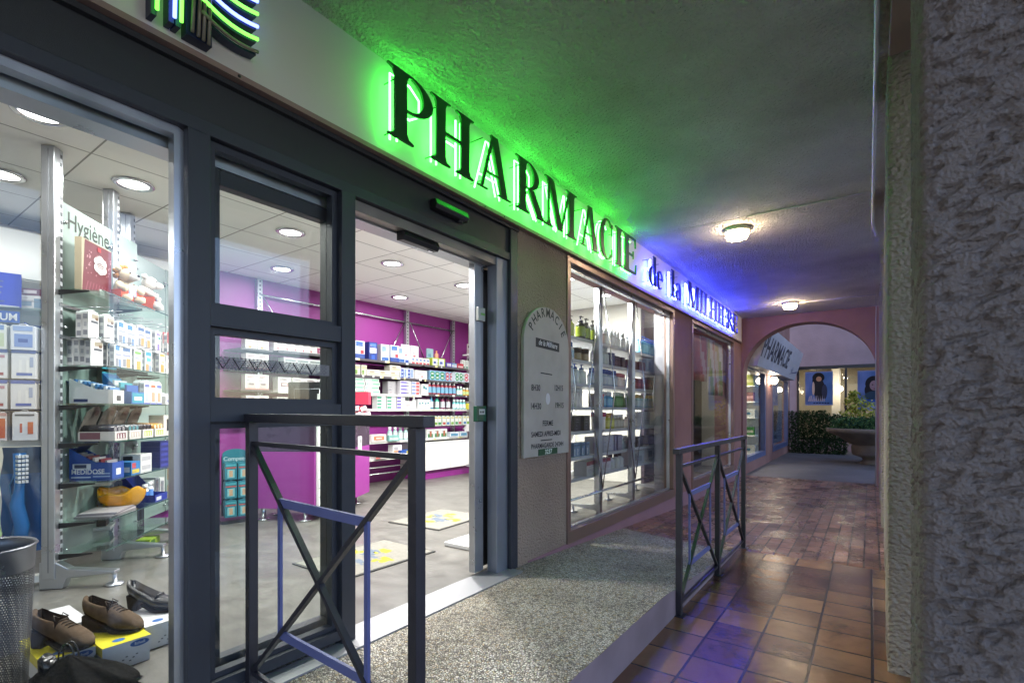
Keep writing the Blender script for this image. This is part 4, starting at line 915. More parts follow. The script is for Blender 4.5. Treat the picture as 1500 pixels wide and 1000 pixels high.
bk = carton(.2, .14, .09, '#2f63c0', [(.1, .1, .9, .45, '#e5ecf8'), (.5, .5, .9, .9, '#e8d84a')]); row([bk], 'carton', 5.02, 5.44, -3.62, .385, 'blue carton with white lower panel on the lowest shelf', 'carton', 'blue cartons on the lowest shelf', 2)
pc = carton(.2, .12, .07, '#f0ece8', [(0, 0, .4, 1, '#d97a72')]); row([pc], 'carton', 4.56, 4.8, -3.62, .385, 'low cream and coral carton at the left of the lowest shelf', 'carton', None, 1)

# white side shelving with dark capped bottles, right end of the purple wall
WS = thing('side_shelving', 'white side shelving stacked with small bottles at the right end of the purple wall', 'shelving', (-3.4, 6.9, 0))
m = MB(); m.box(-.75, 1.6, .11, .14, .5, 2.25); m.build('back_panel', WHITE, WS)
for z in (2.0, 1.78, 1.18, .98, .72):
    m = MB(); m.box(-.45, 1.6, -.18, .11, z, z + .025); m.build('shelf', WHITE, WS)
kb = bottle(.028, .15, '#f0efee', '#1f1a1c', '#c9b6b0', .5); kr = bottle(.028, .12, '#c43a38', '#f0efee', '#f0dada', .6); kk = bottle(.04, .11, '#2b2a24', '#4a4a36', '#8f8a5c', .8)
for z, me, nme in ((2.025, kb, 'top'), (1.805, kb, 'second')):
    for i in range(5): put(me, 'bottle', (-3.75 + i * .1, 6.78, z), 0, 'small white bottle with black cap on the %s white side shelf' % nme, 'bottle', 'black capped bottles')
for i in range(3): put(kr, 'bottle', (-3.72 + i * .1, 6.78, 1.62), 0, 'small red bottle under the white side shelves', 'bottle', 'red bottles')
m = MB(); m.box(-3.8, -2.9, 6.7, 6.98, 1.35, 1.6, '#eceae6'); 
for i in range(3): m.box(-3.7 + i * .12, -3.65 + i * .12, 6.695, 6.7, 1.4, 1.55, '#8f8d92')
tag(m.build('display_box', CARD), 'white display box with grey slots under the red bottles', 'display box')
for i in range(4): put(kk, 'jar', (-3.62 + i * .1, 6.72, 1.005 if i % 2 else .745), 0, 'dark squat jar on the lower white side shelves', 'jar', 'dark squat jars')
tr = bottle(.05, .08, '#f0efec', '#d6473c', None, 1, 'tub'); put(tr, 'jar', (-3.62, 6.72, 1.205), 0, 'round white jar with red lid on the middle side shelf', 'jar')
m = MB(); m.box(-3.62, -3.1, 6.5, 6.9, .7, .82, '#f1f0ee'); tag(m.build('tray', GLOSS), 'white sloping tray sticking out below the dark jars', 'tray')

RK = thing('magazine_rack', 'low rack of leaning grey folders at the foot of the white cabinet', 'rack', (-3.02, 6.35, .16))
m = MB(); m.box(-.28, .5, -.18, .2, 0, .03); m.build('stand', STEEL, RK)
m = MB(); m.box(-.22, .45, -.14, .16, .03, .07); m.build('tray', DARK, RK)
for i in range(6):
    m = MB(); x = -.2 + i * .09; m.prism([(x, -.13, .07), (x + .012, -.13, .07), (x + .082, -.13, .34), (x + .07, -.13, .34)], (0, .26, 0), ['#8d8f96', '#b4b5bb', '#77787f'][i % 3]); m.build('folder', CARD, RK)
m = MB(); m.tube([(-.2, 0, 0), (-.2, 0, -.16)], .015); m.tube([(.4, 0, 0), (.4, 0, -.16)], .015); m.build('leg', CHROME, RK)

# =================================================================== COUNTERS
def counter(loc, rz, label, wdt, dep, dark_z):
    t = thing('sales_counter', label, 'counter', (loc[0], loc[1], 0), rz)
    m = MB(); m.box(-wdt, 0, 0, dep, .12, dark_z); m.build('front_panel', PURPLE_L, t, bevel=.003)
    m = MB(); m.box(-wdt, 0, .002, dep, dark_z + .002, .9); m.build('upper_panel', PLUM, t)
    m = MB(); m.box(-wdt - .02, .02, -.02, dep + .02, .9, .918); m.build('glass_top', SHELFG, t)
    for x, y in ((-wdt + .12, .06), (-.12, .06), (-.12, dep - .1), (-wdt + .12, dep - .1)):
        m = MB(); m.lathe([(.022, .12), (.018, .012), (.055, .012), (.055, 0), (.0001, 0)], '#ffffff', 14, (x, y, 0)); m.build('leg', CHROME, t)
    return t
ca = math.atan2(.30, .52)
c1 = counter((-2.33, 2.83), ca, 'purple sales counter with plum upper panel, glass top and monitor behind the sidelight', .66, .42, .66)
m = MB(); m.box(.003, .03, .03, .42, .10, .9); sw_ = m.build('slatwall_side', WHITE, c1)
m = MB()
for k_ in range(9): m.box(.0302, .0308, .03, .42, .14 + k_ * .085, .148 + k_ * .085, '#8d8d8d')
m.build('grooves', MATT, sw_)
for z in (.82, .52):
    m = MB(); m.box(.03, .15, .06, .4, z, z + .008); m.build('small_shelf', SHELFG, c1)
    m = MB(); m.bar((.03, .2, z - .1), (.13, .2, z - .005), .012, .012); m.build('bracket', CHROME, c1)
counter((-2.52, 3.42), ca, 'second purple counter beyond the door frame, carrying the red and white display', .55, .45, .66)
MO = thing('monitor', 'black computer monitor seen from behind on the counter', 'monitor', (-2.62, 2.95, .918), ca)
m = MB(); m.box(-.2, .2, -.02, .02, .17, .42); m.build('screen_back', DARK, MO, bevel=.008)
m = MB(); m.tube([(-.13, -.022, .2), (-.13, -.022, .35), (.13, -.022, .35), (.13, -.022, .2)], .004, n=6); m.build('rim_trim', STEEL, MO)
m = MB(); m.box(-.03, .03, -.015, .02, .01, .18); m.box(-.11, .11, -.08, .08, 0, .012); m.build('stand', DARK, MO)
pn = carton(.17, .04, .3, '#e9ece8', [(.1, .1, .9, .5, '#d5dcd8')]); put(pn, 'display_card', (-2.42, 3.02, .918), ca, 'blank white card standing on the counter beside the monitor', 'display card')
RD = thing('sweets_display', 'red topped display of red and white packets on the second counter', 'display', (-2.62, 3.62, .918), ca)
m = MB(); m.box(-.075, .075, -.04, .04, .2, .34, '#d23a5c'); m.build('header_card', CARD, RD)
for i in range(14):
    m = MB(); m.box(-.03, .03, -.015, .015, 0, .05, ['#d94a5c', '#f4e4e4', '#e57a80', '#f0eef0'][i % 4]); o = m.build('packet', CARD, RD); o.location = (-.09 + (i % 5) * .045, -.05 - .02 * (i % 2), (i // 5) * .065); o.rotation_euler = (random.uniform(-.4, .4), random.uniform(-.5, .5), random.uniform(-.4, .4))
pk = [packet(.07, .03, .11, '#eef0f4', [(.1, .1, .9, .5, c)]) for c in ('#7a8fd0', '#e6d24a', '#cfd5e6')]
for i in range(3): put(pk[i], 'packet', (-2.66 + .05 * i, 3.5 + .03 * i, .918), ca, 'small %s packet standing left of the red topped display' % ['lilac', 'yellow', 'pale grey'][i], 'packet')
wc = carton(.06, .02, .16, '#f3f3f3', [(.2, .55, .8, .8, '#9a9aa0')]); o = put(wc, 'card_holder', (-2.47, 3.46, .62), ca + R(90), 'white card holder on the side of the second counter', 'card holder')
# teal blister rack
TR = thing('blister_rack', 'teal rack of blister packs standing on the floor by the purple wall', 'display rack', (-2.98, 2.42, 0), R(75))
m = MB(); m.box(-.115, .115, .02, .03, .06, .62); m.box(-.13, .13, -.08, .1, 0, .03); m.build('stand', DARK, TR)
TEAL = '#157f90'
m = MB(); m.prism([(x, .0, z) for x, z in [(-.11, .5), (.11, .5), (.11, .64)] + ell(0, .64, .11, .05, 0, 180, 10) + [(-.11, .64)]], (0, .015, 0), TEAL); m.text('Compeed', (0, -.001, .58), (1, 0, 0), (0, 0, 1), .055, '#cfe9ec', 'C', .95); m.build('header_card', CARD, TR)
bm_ = packet(.1, .035, .17, TEAL, [(.05, .62, .95, .68, '#d9523c'), (.2, .1, .8, .55, '#8fd0d4'), (.35, .15, .65, .5, '#d9b48f'), (.1, .74, .9, .84, '#4fb2be')], hook='#d8e8e8')
for r_ in range(3):
    for c_ in range(2):
        for q in range(2):
            o = bpy.data.objects.new('blister_pack', bm_); COL.objects.link(o); o.parent = TR; o.location = (-.055 + c_ * .11, -.03 - q * .04, .06 + r_ * .175)
# mats
def mat_(cx, cy, wx, wy, rz, label):
    t = thing('door_mat', label, 'mat', (cx, cy, 0), rz)
    m = MB(); m.box(-wx / 2, wx / 2, -wy / 2, wy / 2, -.001, .006, '#4a4a48'); m.build('edging', MATT, t)
    m = MB(); m.box(-wx / 2 + .015, wx / 2 - .015, -wy / 2 + .015, wy / 2 - .015, .0, .008, '#7d7b72'); 
    m.build('pile', attr('mat_pile', .95, var=.2), t)
    m = MB(); c = .1; Yc = '#a8a02c'; Bc = '#5f6b78'
    for a, b_, q in ((-.25, 0, Yc), (.0, -.22, Yc), (.25, 0, Yc), (0, .22, Yc), (0, 0, Bc), (-.13, .12, Bc), (.13, -.12, Bc)):
        for _ in range(7):
            x = a * .6 + random.uniform(-.06, .06); y = b_ * .7 + random.uniform(-.06, .06); r_ = random.uniform(.012, .04)
            m.quad((x - r_, y - r_ * .6, .0085 + _ * 1e-4), (x + r_, y - r_ * .7, .0085 + _ * 1e-4), (x + r_ * .9, y + r_ * .6, .0085 + _ * 1e-4), (x - r_, y + r_ * .7, .0085 + _ * 1e-4), q)
    m.build('worn_emblem', attr('mat_print', .95, var=.3), t)
mat_(-1.0, 2.37, .58, .8, R(-1), 'grey door mat with worn yellow emblem nearest the entrance')
mat_(-1.47, 3.62, .62, .75, R(3), 'grey door mat with worn yellow emblem farther inside the shop')
m = MB(); m.box(-.77, -.3, 2.93, 3.28, 0, .03, '#f0f0ee'); tag(m.build('floor_plinth', GLOSS, None, .004), 'flat white plinth on the floor behind the right door stile', 'plinth')
# =================================================================== GLASS DISPLAY STAND ON THE LEFT
P0 = Vector((-2.03, .885, 0)); dv = Vector((-.722, .692, 0)).normalized(); nv = Vector((.692, .722, 0)).normalized()
RU = math.atan2(nv.x, -nv.y)            # a front at -Y then looks along nv, local X runs along dv
def U(a, b_, z): return P0 + dv * a + nv * b_ + Vector((0, 0, z))
def stand(a0, off, label, bays, zs, hooks, lng, sign):
    t = thing('display_stand', label, 'display stand', P0 + dv * a0 + nv * off, RU)
    for k_ in range(bays):
        x = k_ * .6
        m = MB(); m.box(x - .038, x + .038, -.035, .035, .06, 2.618); p = m.build('post', STEEL, t, bevel=.004)
        m = MB(); m.box(x + .012, x + .030, -.0358, -.0352, .1, 2.6); m.build('slot_strip', SLOT, p)
        m = MB(); m.box(x - .0386, x - .038, -.006, .002, .1, 2.6); m.build('groove', paint('groove_shadow', '#8d9096', .4, .6), p)
        m = MB(); m.prism([(x - .03, .05, 0), (x - .03, -.07, 0), (x - .03, -.09, .06), (x - .03, -.32, .075), (x - .03, -.345, .07), (x - .03, -.345, .09), (x - .03, -.1, .115), (x - .03, -.03, .16), (x - .03, .05, .16)], (.06, 0, 0)); f = m.build('foot', STEEL, t, bevel=.005)
        m = MB(); m.lathe([(.012, .07), (.012, .014), (.045, .012), (.05, 0), (.0001, 0)], '#ffffff', 16, (x, -.33, 0)); m.build('foot_pad', STEEL, f)
    m = MB(); m.box(.042, .585, -.012, -.004, .14, 2.33); m.box(.605, .92, -.012, -.004, .14, 2.34); pn_ = m.build('back_panel', FROST, t)
    if sign:
        m = MB(); m.text(sign, (.11, -.0135, 2.185), (1, 0, 0), (0, 0, 1), .15, '#2c322f', 'L', .9); m.build('lettering', attr('panel_lettering', .5), pn_)
    m = MB()
    for a in (.08, .56, .64, .88):
        for z in (.2, .78, 1.56, 2.2): m.lathe([(.0001, 0), (.014, 0), (.014, .012), (.0001, .012)], '#ffffff', 10, (a, -.02, z))
    m.build('panel_fixings', CHROME, t)
    for z, dp in zs:
        m = MB(); m.prism([(.0, -.03, z), (.03, -dp, z), (lng - .04, -dp, z), (lng, -dp + .05, z), (lng, -.03, z)], (0, 0, .009)); s_ = m.build('glass_shelf', SHELFG, t)
        m = MB(); m.prism([(-.004, -.03, z - .035), (-.004, -dp * .75, z - .008), (-.004, -dp * .75, z - .001), (-.004, -.03, z - .001)], (.006, 0, 0)); m.prism([(.6, -.03, z - .035), (.6, -dp * .75, z - .008), (.6, -dp * .75, z - .001), (.6, -.03, z - .001)], (.006, 0, 0))
        m.build('shelf_bracket', DARK, s_)
        m = MB(); m.box(.0, lng, -dp - .0012, -dp - .0002, z + .001, z + .008); m.build('glass_edge_strip', paint('green_glass_edge', '#2d4a44', .2), s_)  # dark green cut edge of the glass shelf
    for z in hooks:
        m = MB(); m.bar((0, -.03, z), (lng, -.03, z), .02, .02); 
        for q in range(7): m.tube([(.07 + q * .13, -.03, z), (.07 + q * .13, -.27, z + .005)], .003, n=5)
        m.build('hook_rail', CHROME, t)
    return t
SHELVES = [(.2, .28), (.385, .30), (.62, .30), (.86, .32), (1.09, .32), (1.32, .31), (1.78, .26)]
stand(0, 0, 'glass display stand with frosted back panel reading Hygiène, glass shelves and steel feet', 2, SHELVES, (1.50, 1.69), .98, 'Hygiène')
stand(1.06, -.12, 'second glass display stand partly hidden behind the first one', 1, [(.385, .3), (.86, .3), (1.32, .3), (1.6, .3)], (), .6, None)

# book-like box, soft toys
m = MB(); m.box(-.155, .155, -.03, .008, 0, .33, '#c9bca0'); m.quad((-.15, -.0306, .005), (.155, -.0306, .005), (.155, -.0306, .325), (-.125, -.0306, .325), '#7a2c3e')
for i in range(9): 
    x = -.12 + i * .03; m.quad((x, -.0312, .01), (x + .008, -.0312, .01), (x + .03, -.0312, .075), (x + .022, -.0312, .075), '#a3566a')
for i in range(40):
    x = random.uniform(-.115, .145); z = random.uniform(.12, .27); r_ = random.uniform(.003, .008); m.disc((x, -.0312 - i * 1e-5, z), (1, 0, 0), (0, 0, 1), r_, r_, '#c9929c', 7)
for dx, dz in ((-.03, .02), (.03, .02), (-.03, -.02), (.03, -.02), (0, 0), (0, .035), (0, -.03)): m.disc((.03 + dx, -.033 - abs(dx) * .001, .2 + dz), (1, 0, 0), (0, 0, 1), .038, .028, '#eeeaea', 16)
for i in range(3): m.quad((-.005, -.0336, .185 + i * .012), (.065, -.0336, .185 + i * .012), (.06, -.0336, .19 + i * .012), (0, -.0336, .19 + i * .012), '#8f6a70')
m.quad((.0, -.033, .285), (.035, -.033, .285), (.035, -.033, .312), (.0, -.033, .312), '#c23040'); m.quad((.02, -.033, .0), (.075, -.033, .0), (.075, -.033, .05), (.02, -.033, .05), '#f0eded')
o = m.build('gift_box', CARD); o.location = U(.215, .09, 1.79); o.rotation_euler = (0, 0, RU); tag(o, 'maroon patterned gift box with white cloud label on the top glass shelf', 'box')
def plush(loc, rz, fur, mane, label):
    t = thing('soft_toy', label, 'soft toy', loc, rz)
    m = MB(); m.sphere((0, 0, .1), .06, fur, 12, 8, (1, .85, 1.3)); m.sphere((0, -.035, .195), .052, fur, 12, 8, (1, 1, .95)); m.sphere((0, -.09, .18), .03, '#f3efe8', 10, 7, (1, 1.1, .8)); m.sphere((0, -.122, .188), .009, '#2b2422', 8, 6)
    for s_ in (-1, 1):
        m.sphere((s_ * .045, -.01, .235), .02, fur, 8, 6); m.sphere((s_ * .02, -.08, .208), .006, '#1c1a1a', 8, 6); m.tube([(s_ * .045, -.02, .13), (s_ * .07, -.06, .1), (s_ * .06, -.09, .09)], [.025, .022, .02], fur, 8); m.tube([(s_ * .03, -.02, .05), (s_ * .05, -.08, .03), (s_ * .05, -.11, .035)], [.03, .026, .022], fur, 8)
    for v in m.v: v += Vector((noise.noise(v * 90), noise.noise(v * 90 + Vector((5, 0, 0))), noise.noise(v * 90 + Vector((0, 9, 0))))) * .004
    m.build('body', MATT, t)
    if mane:
        m = MB()
        for i in range(26):
            a = i * .7; m.sphere((.05 * math.cos(a), .0 + .012 * math.sin(i * 2), .205 + .05 * math.sin(a)), .018, mane, 7, 5)
        m.build('mane', MATT, t)
    m = MB(); m.prism([(-.07, -.06, .0), (.07, -.06, 0), (.085, -.075, .085), (-.085, -.075, .085)], (0, .1, 0), '#e8602c'); m.quad((-.03, -.077, .05), (.03, -.077, .05), (.03, -.078, .13), (-.03, -.078, .13), '#3d3a6e'); 
    for i in range(4): m.quad((-.02, -.0785, .06 + i * .015), (.02, -.0785, .06 + i * .015), (.015, -.0785, .066 + i * .015), (-.02, -.0785, .066 + i * .015), '#d9d4e8')
    m.build('orange_wrapper', GLOSS, t)
plush(U(.47, .14, 1.79), RU - .35, '#e2cfae', '#c98a3a', 'cream soft toy with sandy mane in an orange wrapper on the top glass shelf')
plush(U(.66, .18, 1.79), RU + .3, '#f1ece4', None, 'white soft toy turned sideways in an orange wrapper, right of the maned one')

# hanging packets in two rows
sd = [(.15, .12, .85, .28, '#9a9ca8'), (.25, .4, .75, .55, '#c3c6cf'), (.15, .66, .85, .82, '#a9abb6')]
pkA = packet(.115, .032, .185, '#f4f4f6', [(.25, .55, .9, .63, '#5a5f6a'), (.3, .7, .95, .85, '#b4a894'), (.65, .66, .9, .76, '#7a5a44'), (.3, .1, .9, .45, '#e4e6ec')], sd)
pkB = packet(.105, .03, .175, '#f3f3f6', [(.1, .72, .6, .9, '#3f86c4'), (.1, .52, .85, .6, '#a5a8cc'), (.1, .1, .45, .42, '#8f909c'), (.5, .1, .75, .4, '#6f8fbf')], sd)
pkC = packet(.105, .03, .175, '#f5f4f3', [(.1, .72, .85, .86, '#4a6a9c'), (.1, .52, .85, .6, '#9a9cc4'), (.1, .12, .4, .42, '#8a8c98'), (.45, .1, .85, .45, '#dc9a58')], sd)
pkD = packet(.1, .03, .175, '#f3f5f2', [(.1, .72, .85, .84, '#7fae5a'), (.1, .52, .7, .6, '#a8abc6'), (.3, .1, .8, .45, '#c7a24a')], sd)
pkE = packet(.1, .03, .175, '#f2f6f7', [(.1, .74, .85, .9, '#3fa5c4'), (.2, .5, .8, .66, '#5ab5cc'), (.1, .1, .5, .4, '#d29a62'), (.5, .1, .9, .35, '#8fa3c9')], sd)
pkF = packet(.1, .03, .17, '#f6f5f1', [(.1, .8, .9, .92, '#e0a84a'), (.2, .1, .75, .45, '#e2932c'), (.4, .5, .8, .62, '#e9cf9a')], sd)
pkG = packet(.1, .03, .165, '#f5f1f1', [(.3, .3, .8, .6, '#ecc9b4'), (.1, .75, .6, .85, '#c9c3d6')], sd)
pkR = packet(.09, .03, .18, '#e9e4e2', [(0, .5, 1, 1, '#c8323c'), (0, 0, 1, .1, '#b83a3a'), (.2, .2, .8, .42, '#f4f2f0')], sd)
pkV = packet(.1, .03, .175, '#f4f3f7', [(.15, .75, .85, .86, '#9a86c4'), (.3, .1, .75, .4, '#8a6fc0'), (.5, .6, .9, .7, '#3f9a92')], sd)
names = {id(pkA): 'grey oval', id(pkB): 'blue cornered', id(pkC): 'orange toe print', id(pkD): 'green barred', id(pkE): 'turquoise', id(pkF): 'amber dotted', id(pkG): 'pale pink', id(pkR): 'red topped', id(pkV): 'violet square'}
def hang(z, seq, rown):
    for me, a, cnt, b_ in seq:
        for q in range(cnt):
            put(me, 'packet', U(.105 + a * .93 + random.uniform(-.008, .008), b_ - q * .036, z + random.uniform(-.006, .006)), RU + random.uniform(-.12, .12), 'white hanging packet of the %s kind in the %s hook row' % (names[id(me)], rown), 'packet', '%s packets, %s row' % (names[id(me)], rown))
hang(1.495, [(pkA, .02, 2, .13), (pkA, .17, 3, .15), (pkB, .32, 3, .16), (pkB, .43, 2, .16), (pkC, .54, 3, .17), (pkC, .645, 2, .17), (pkV, .76, 4, .19), (pkR, .95, 2, .2)], 'upper')
hang(1.335, [(pkA, .07, 4, .13), (pkB, .28, 2, .15), (pkC, .39, 2, .15), (pkD, .52, 3, .16), (pkE, .65, 3, .17), (pkF, .83, 2, .19), (pkG, .95, 3, .19)], 'lower')

# display boxes on the shelves
def disp(name, a, w_, b0, b1, hb, hf, zz, col, label, cat, prints=(), fill=None, back=None, text=None):
    """open display box: tall at the back, low at the front; side prints face the camera"""
    t = thing(name, label, cat, U(a, (b0 + b1) / 2, zz), RU); d2 = (b1 - b0) / 2; x0, x1 = 0, w_; th = .004
    m = MB()
    for x in (x0, x1 - th): m.prism([(x, d2, 0), (x, -d2, 0), (x, -d2, hf), (x, -d2 * .2, hf * 1.05), (x, d2, hb)], (th, 0, 0), col)
    m.box(x0 + th, x1 - th, -d2, -d2 + th, 0, hf, col); m.box(x0 + th, x1 - th, d2 - th, d2, 0, hb, col); m.box(x0 + th, x1 - th, -d2 + th, d2 - th, 0, th, col)
    for i, (side, u0, v0, u1, v1, c) in enumerate(prints):
        if side == 's':
            y = lambda u: d2 - u * 2 * d2; X = -.0008 - i * .0002; m.quad((X, y(u0), v0 * hf), (X, y(u1), v0 * hf), (X, y(u1), v1 * hf), (X, y(u0), v1 * hf), c)
        else:
            Yq = -d2 - .0008 - i * .0002; m.quad((u0 * w_, Yq, v0 * hf), (u1 * w_, Yq, v0 * hf), (u1 * w_, Yq, v1 * hf), (u0 * w_, Yq, v1 * hf), c)
    if text: m.text(text[0], (-.0022, d2 * .9, hf * .32), (0, -1, 0), (0, 0, 1), text[1], '#eef2fa', 'L', .9)
    m.build('tray', CARD, t)
    if back:
        m = MB(); m.prism([(x0, d2 - .002, hb * .8), (x1, d2 - .002, hb * .8), (x1, d2 - .002, hb * .8), (x1, d2 - .05 + back[1], hb * .8 + back[0]), (x0, d2 - .05 + back[1], hb * .8 + back[0])][:2] + [(x1, d2 + back[1], hb * .8 + back[0]), (x0, d2 + back[1], hb * .8 + back[0])], (0, .004, 0), back[2]); m.build('lid', CARD, t)
    if fill:
        nfl, cols, hh = fill
        for q in range(nfl):
            m = MB(); y = d2 - .02 - q * (2 * d2 - .03) / nfl
            m.box(x0 + .008, x1 - .008, y - .012, y, .005, hh * (1.0 - .35 * q / max(1, nfl)), cols[q % len(cols)]); m.build('pack', CARD, t)
    return t
disp('display_box', .1, .13, .03, .265, .19, .10, .63, '#2350a8', 'blue open display box with white wording, lid raised, on the third glass shelf', 'display box', [('s', .08, .62, .5, .95, '#dfe7f4'), ('s', .12, .68, .4, .9, '#28365c'), ('s', .55, .12, .95, .2, '#9fb8e4'), ('s', .55, .3, .95, .38, '#9fb8e4'), ('f', .3, .2, .7, .6, '#eef2fa'), ('s', .05, .08, .5, .16, '#c9d6ee')], (6, ['#a9a6ad', '#8d8790', '#7a2f3c', '#c4c0c2', '#7c2434'], .16), (.09, -.1, '#1c2f66'), ('MEDIDOSE', .042))
disp('display_box', .1, .12, .03, .27, .15, .085, 1.10, '#eeeef2', 'white sloping display box holding blue card packs on the fifth glass shelf', 'display box', [('s', .1, .1, .42, .32, '#2a3a6c'), ('f', .3, .2, .7, .6, '#3a3f4a')], (9, ['#3f78b8', '#dfe8f4', '#4f8cc8'], .15), (.06, .06, '#2a3f66'))
disp('display_box', .27, .16, .12, .29, .2, .08, 1.10, '#1c6fb4', 'teal and blue display of toothbrush packs beside the sloping white display box', 'display box', [('f', .05, .1, .95, .9, '#2a9ab4'), ('f', .2, .3, .8, .6, '#e8f4f6')], (4, ['#2f8fc0', '#e9eef4', '#3fb0c4', '#1f5fb0'], .17), (.05, .0, '#3fb4c8'))
for i, (c1, c2) in enumerate((('#f0f0f6', '#6a74b8'), ('#eef0f4', '#dc6a4a'), ('#f2f2f4', '#5a6ab4'))):
    me = packet(.075, .03, .17, c1, [(.1, .7, .9, .82, c2), (.2, .1, .8, .5, '#c9a58a' if i else '#b9c3dc'), (0, 0, 1, .06, '#3f57b0')], sd)
    for q in range(2): put(me, 'packet', U(.5 + i * .085, .26 - q * .04, 1.10), RU, 'upright packet with %s band on the fifth glass shelf' % ['blue', 'coral', 'indigo'][i], 'packet', '%s banded packets' % ['blue', 'coral', 'indigo'][i])
disp('display_box', .74, .2, .1, .29, .12, .06, 1.10, '#f0f1f6', 'low white tray of pale packs at the right of the fifth glass shelf', 'display box', [('f', .1, .3, .5, .6, '#7a83c0')], (5, ['#e6eaf2', '#cfd6e6'], .11))
wc_ = carton(.07, .07, .07, '#f1f2f1', [(.2, .3, .8, .5, '#c9d3c9')], top='#e8eae8')
for q in range(2): put(wc_, 'carton', U(.985, .27, 1.10 + q * .071), RU, 'small white carton in the stack at the right end of the fifth glass shelf', 'carton', 'small stacked white cartons')
# glasses cases display on the fourth shelf
for i in range(4):
    t = thing('glasses_display', ['cream display tray with dark cases and raised photo lid, leftmost on the fourth glass shelf', 'display tray with grey cases and raised lid, second on the fourth glass shelf', 'display tray with large brown case and raised lid, third on the fourth glass shelf', 'display tray with orange insert and raised lid, fourth on the fourth glass shelf'][i], 'display tray', U(.06 + i * .165, .2, .87), RU)
    m = MB(); m.box(0, .14, -.1, .1, 0, .055, '#e9e4dd'); m.quad((-.0008, .09, .008), (-.0008, -.02, .008), (-.0008, -.02, .05), (-.0008, .09, .05), '#8a5a66'); m.quad((.02, -.1008, .01), (.12, -.1008, .01), (.12, -.1008, .045), (.02, -.1008, .045), ['#7a3a48', '#c9b9ae', '#b9c63f', '#b9c63f'][i])
    for q in range(3): m.quad((.03 + q * .03, -.1014, .012), (.045 + q * .03, -.1014, .012), (.04 + q * .03, -.1014, .04), (.03 + q * .03, -.1014, .04), '#f4f1ee')
    m.build('tray', CARD, t)
    m = MB(); m.prism([(0, .098, .05), (.14, .098, .05), (.14, .05, .175), (.1, .03, .21), (.04, .03, .21), (0, .05, .175)], (0, .005, 0), '#7d726c'); m.disc((.07, .036, .17), (1, 0, 0), (0, -.3, 1), .022, .018, '#5a3a34', 12); m.box(.05, .1, .045, .06, .07, .095, '#1d1a1c'); m.build('lid', CARD, t)
    for q in range(3):
        m = MB(); m.tube([(.025 + q * .045, .08, .075), (.025 + q * .045, -.09, .07)], .021, ['#37343a', '#6c6f72', '#4f4640', '#c98a2c'][i], 12); m.disc((.025 + q * .045, -.0905, .07), (1, 0, 0), (0, 0, 1), .015, .015, ['#8d8a8c', '#5f8d92', '#2d2825', '#e9d9b4'][i], 10); m.build('case', GLOSS, t)
m = MB(); m.box(-.11, .11, -.05, .05, 0, .15, '#e6e2d6'); 
for x in (-.06, .04): m.quad((x, -.0508, .03), (x + .055, -.0508, .03), (x + .055, -.0508, .12), (x, -.0508, .12), '#23242a'); m.quad((x + .006, -.0514, .015), (x + .05, -.0514, .015), (x + .05, -.0514, .028), (x + .006, -.0514, .028), '#f6f5f2')
o = m.build('carton', CARD); o.location = U(.86, .22, .87); o.rotation_euler = (0, 0, RU); tag(o, 'cream carton with two dark windows at the right end of the fourth glass shelf', 'carton')
# third shelf, right part
bb2 = carton(.11, .09, .085, '#3a86c8', [(.1, .1, .9, .4, '#e8d24a'), (.1, .5, .5, .9, '#d24a4a')], side=[(.1, .2, .9, .6, '#dfeaf4')]); put(bb2, 'carton', U(.33, .24, .63), RU, 'small sky blue carton with red and yellow print right of the blue display box', 'carton')
wl2 = carton(.15, .12, .06, '#f0f0ee', [(.1, .2, .9, .7, '#c4c4c8')], side=[(.1, .2, .6, .8, '#3a3a40')])
for q in range(2): put(wl2, 'carton', U(.52, .2, .63 + q * .061), RU, 'flat white box with black pattern in the stack on the third glass shelf', 'carton', 'flat white boxes on the third glass shelf')
nb = carton(.14, .13, .038, '#2a2f7a', [(.1, .2, .9, .7, '#3d46a0')], top='#343a90')
for q in range(5): put(nb, 'carton', U(.78, .2, .63 + q * .039), RU, 'flat navy box in the tall stack on the third glass shelf', 'carton', 'flat navy boxes')
put(bottle(.03, .12, '#eef0ee', '#f7f7f7', '#b9c4bd', .5), 'bottle', U(.95, .22, .63), 0, 'small pale bottle right of the navy stack', 'bottle')
# second shelf
BW = MB(); prof = []
for i in range(13):
    a = math.pi / 2 * i / 12; prof.append((.05 + .085 * math.sin(a), .115 * (1 - math.cos(a))))
prof2 = [(r_ - .006, z + .005) for r_, z in reversed(prof)]
BW.lathe([(.0001, 0)] + prof + prof2 + [(.0001, .006)], '#ffffff', 40)
for v in BW.v:
    r_ = math.hypot(v.x, v.y); a = math.atan2(v.y, v.x)
    if v.z > .05: v.z += .02 * math.sin(a * 2 + .6) * (v.z / .12) + .012 * math.sin(a * 5) * (v.z / .12)
o = BW.build('glass_bowl', AMBER); o.location = U(.42, .16, .395); tag(o, 'amber glass bowl with wavy rim on the second glass shelf', 'bowl')
for q in range(4):
    m = MB(); m.box(-.15, .15, -.1, .1, 0, .006, ['#8f8a8c', '#c9c4c4', '#77707a', '#b4aeb0'][q]); o = m.build('booklet', CARD); o.location = U(.22 + .005 * q, .17, .3945 + q * .0066); o.rotation_euler = (0, 0, RU + .05 * q); tag(o, 'grey booklet in the flat pile before the amber bowl', 'booklet', 'pile of grey booklets')
disp('display_box', .58, .18, .08, .29, .2, .05, .395, '#243a9c', 'dark blue display box with two white bottles right of the amber bowl', 'display box', [('f', .1, .2, .5, .7, '#dfe6f8')], None, (.03, .02, '#1f2f88'))
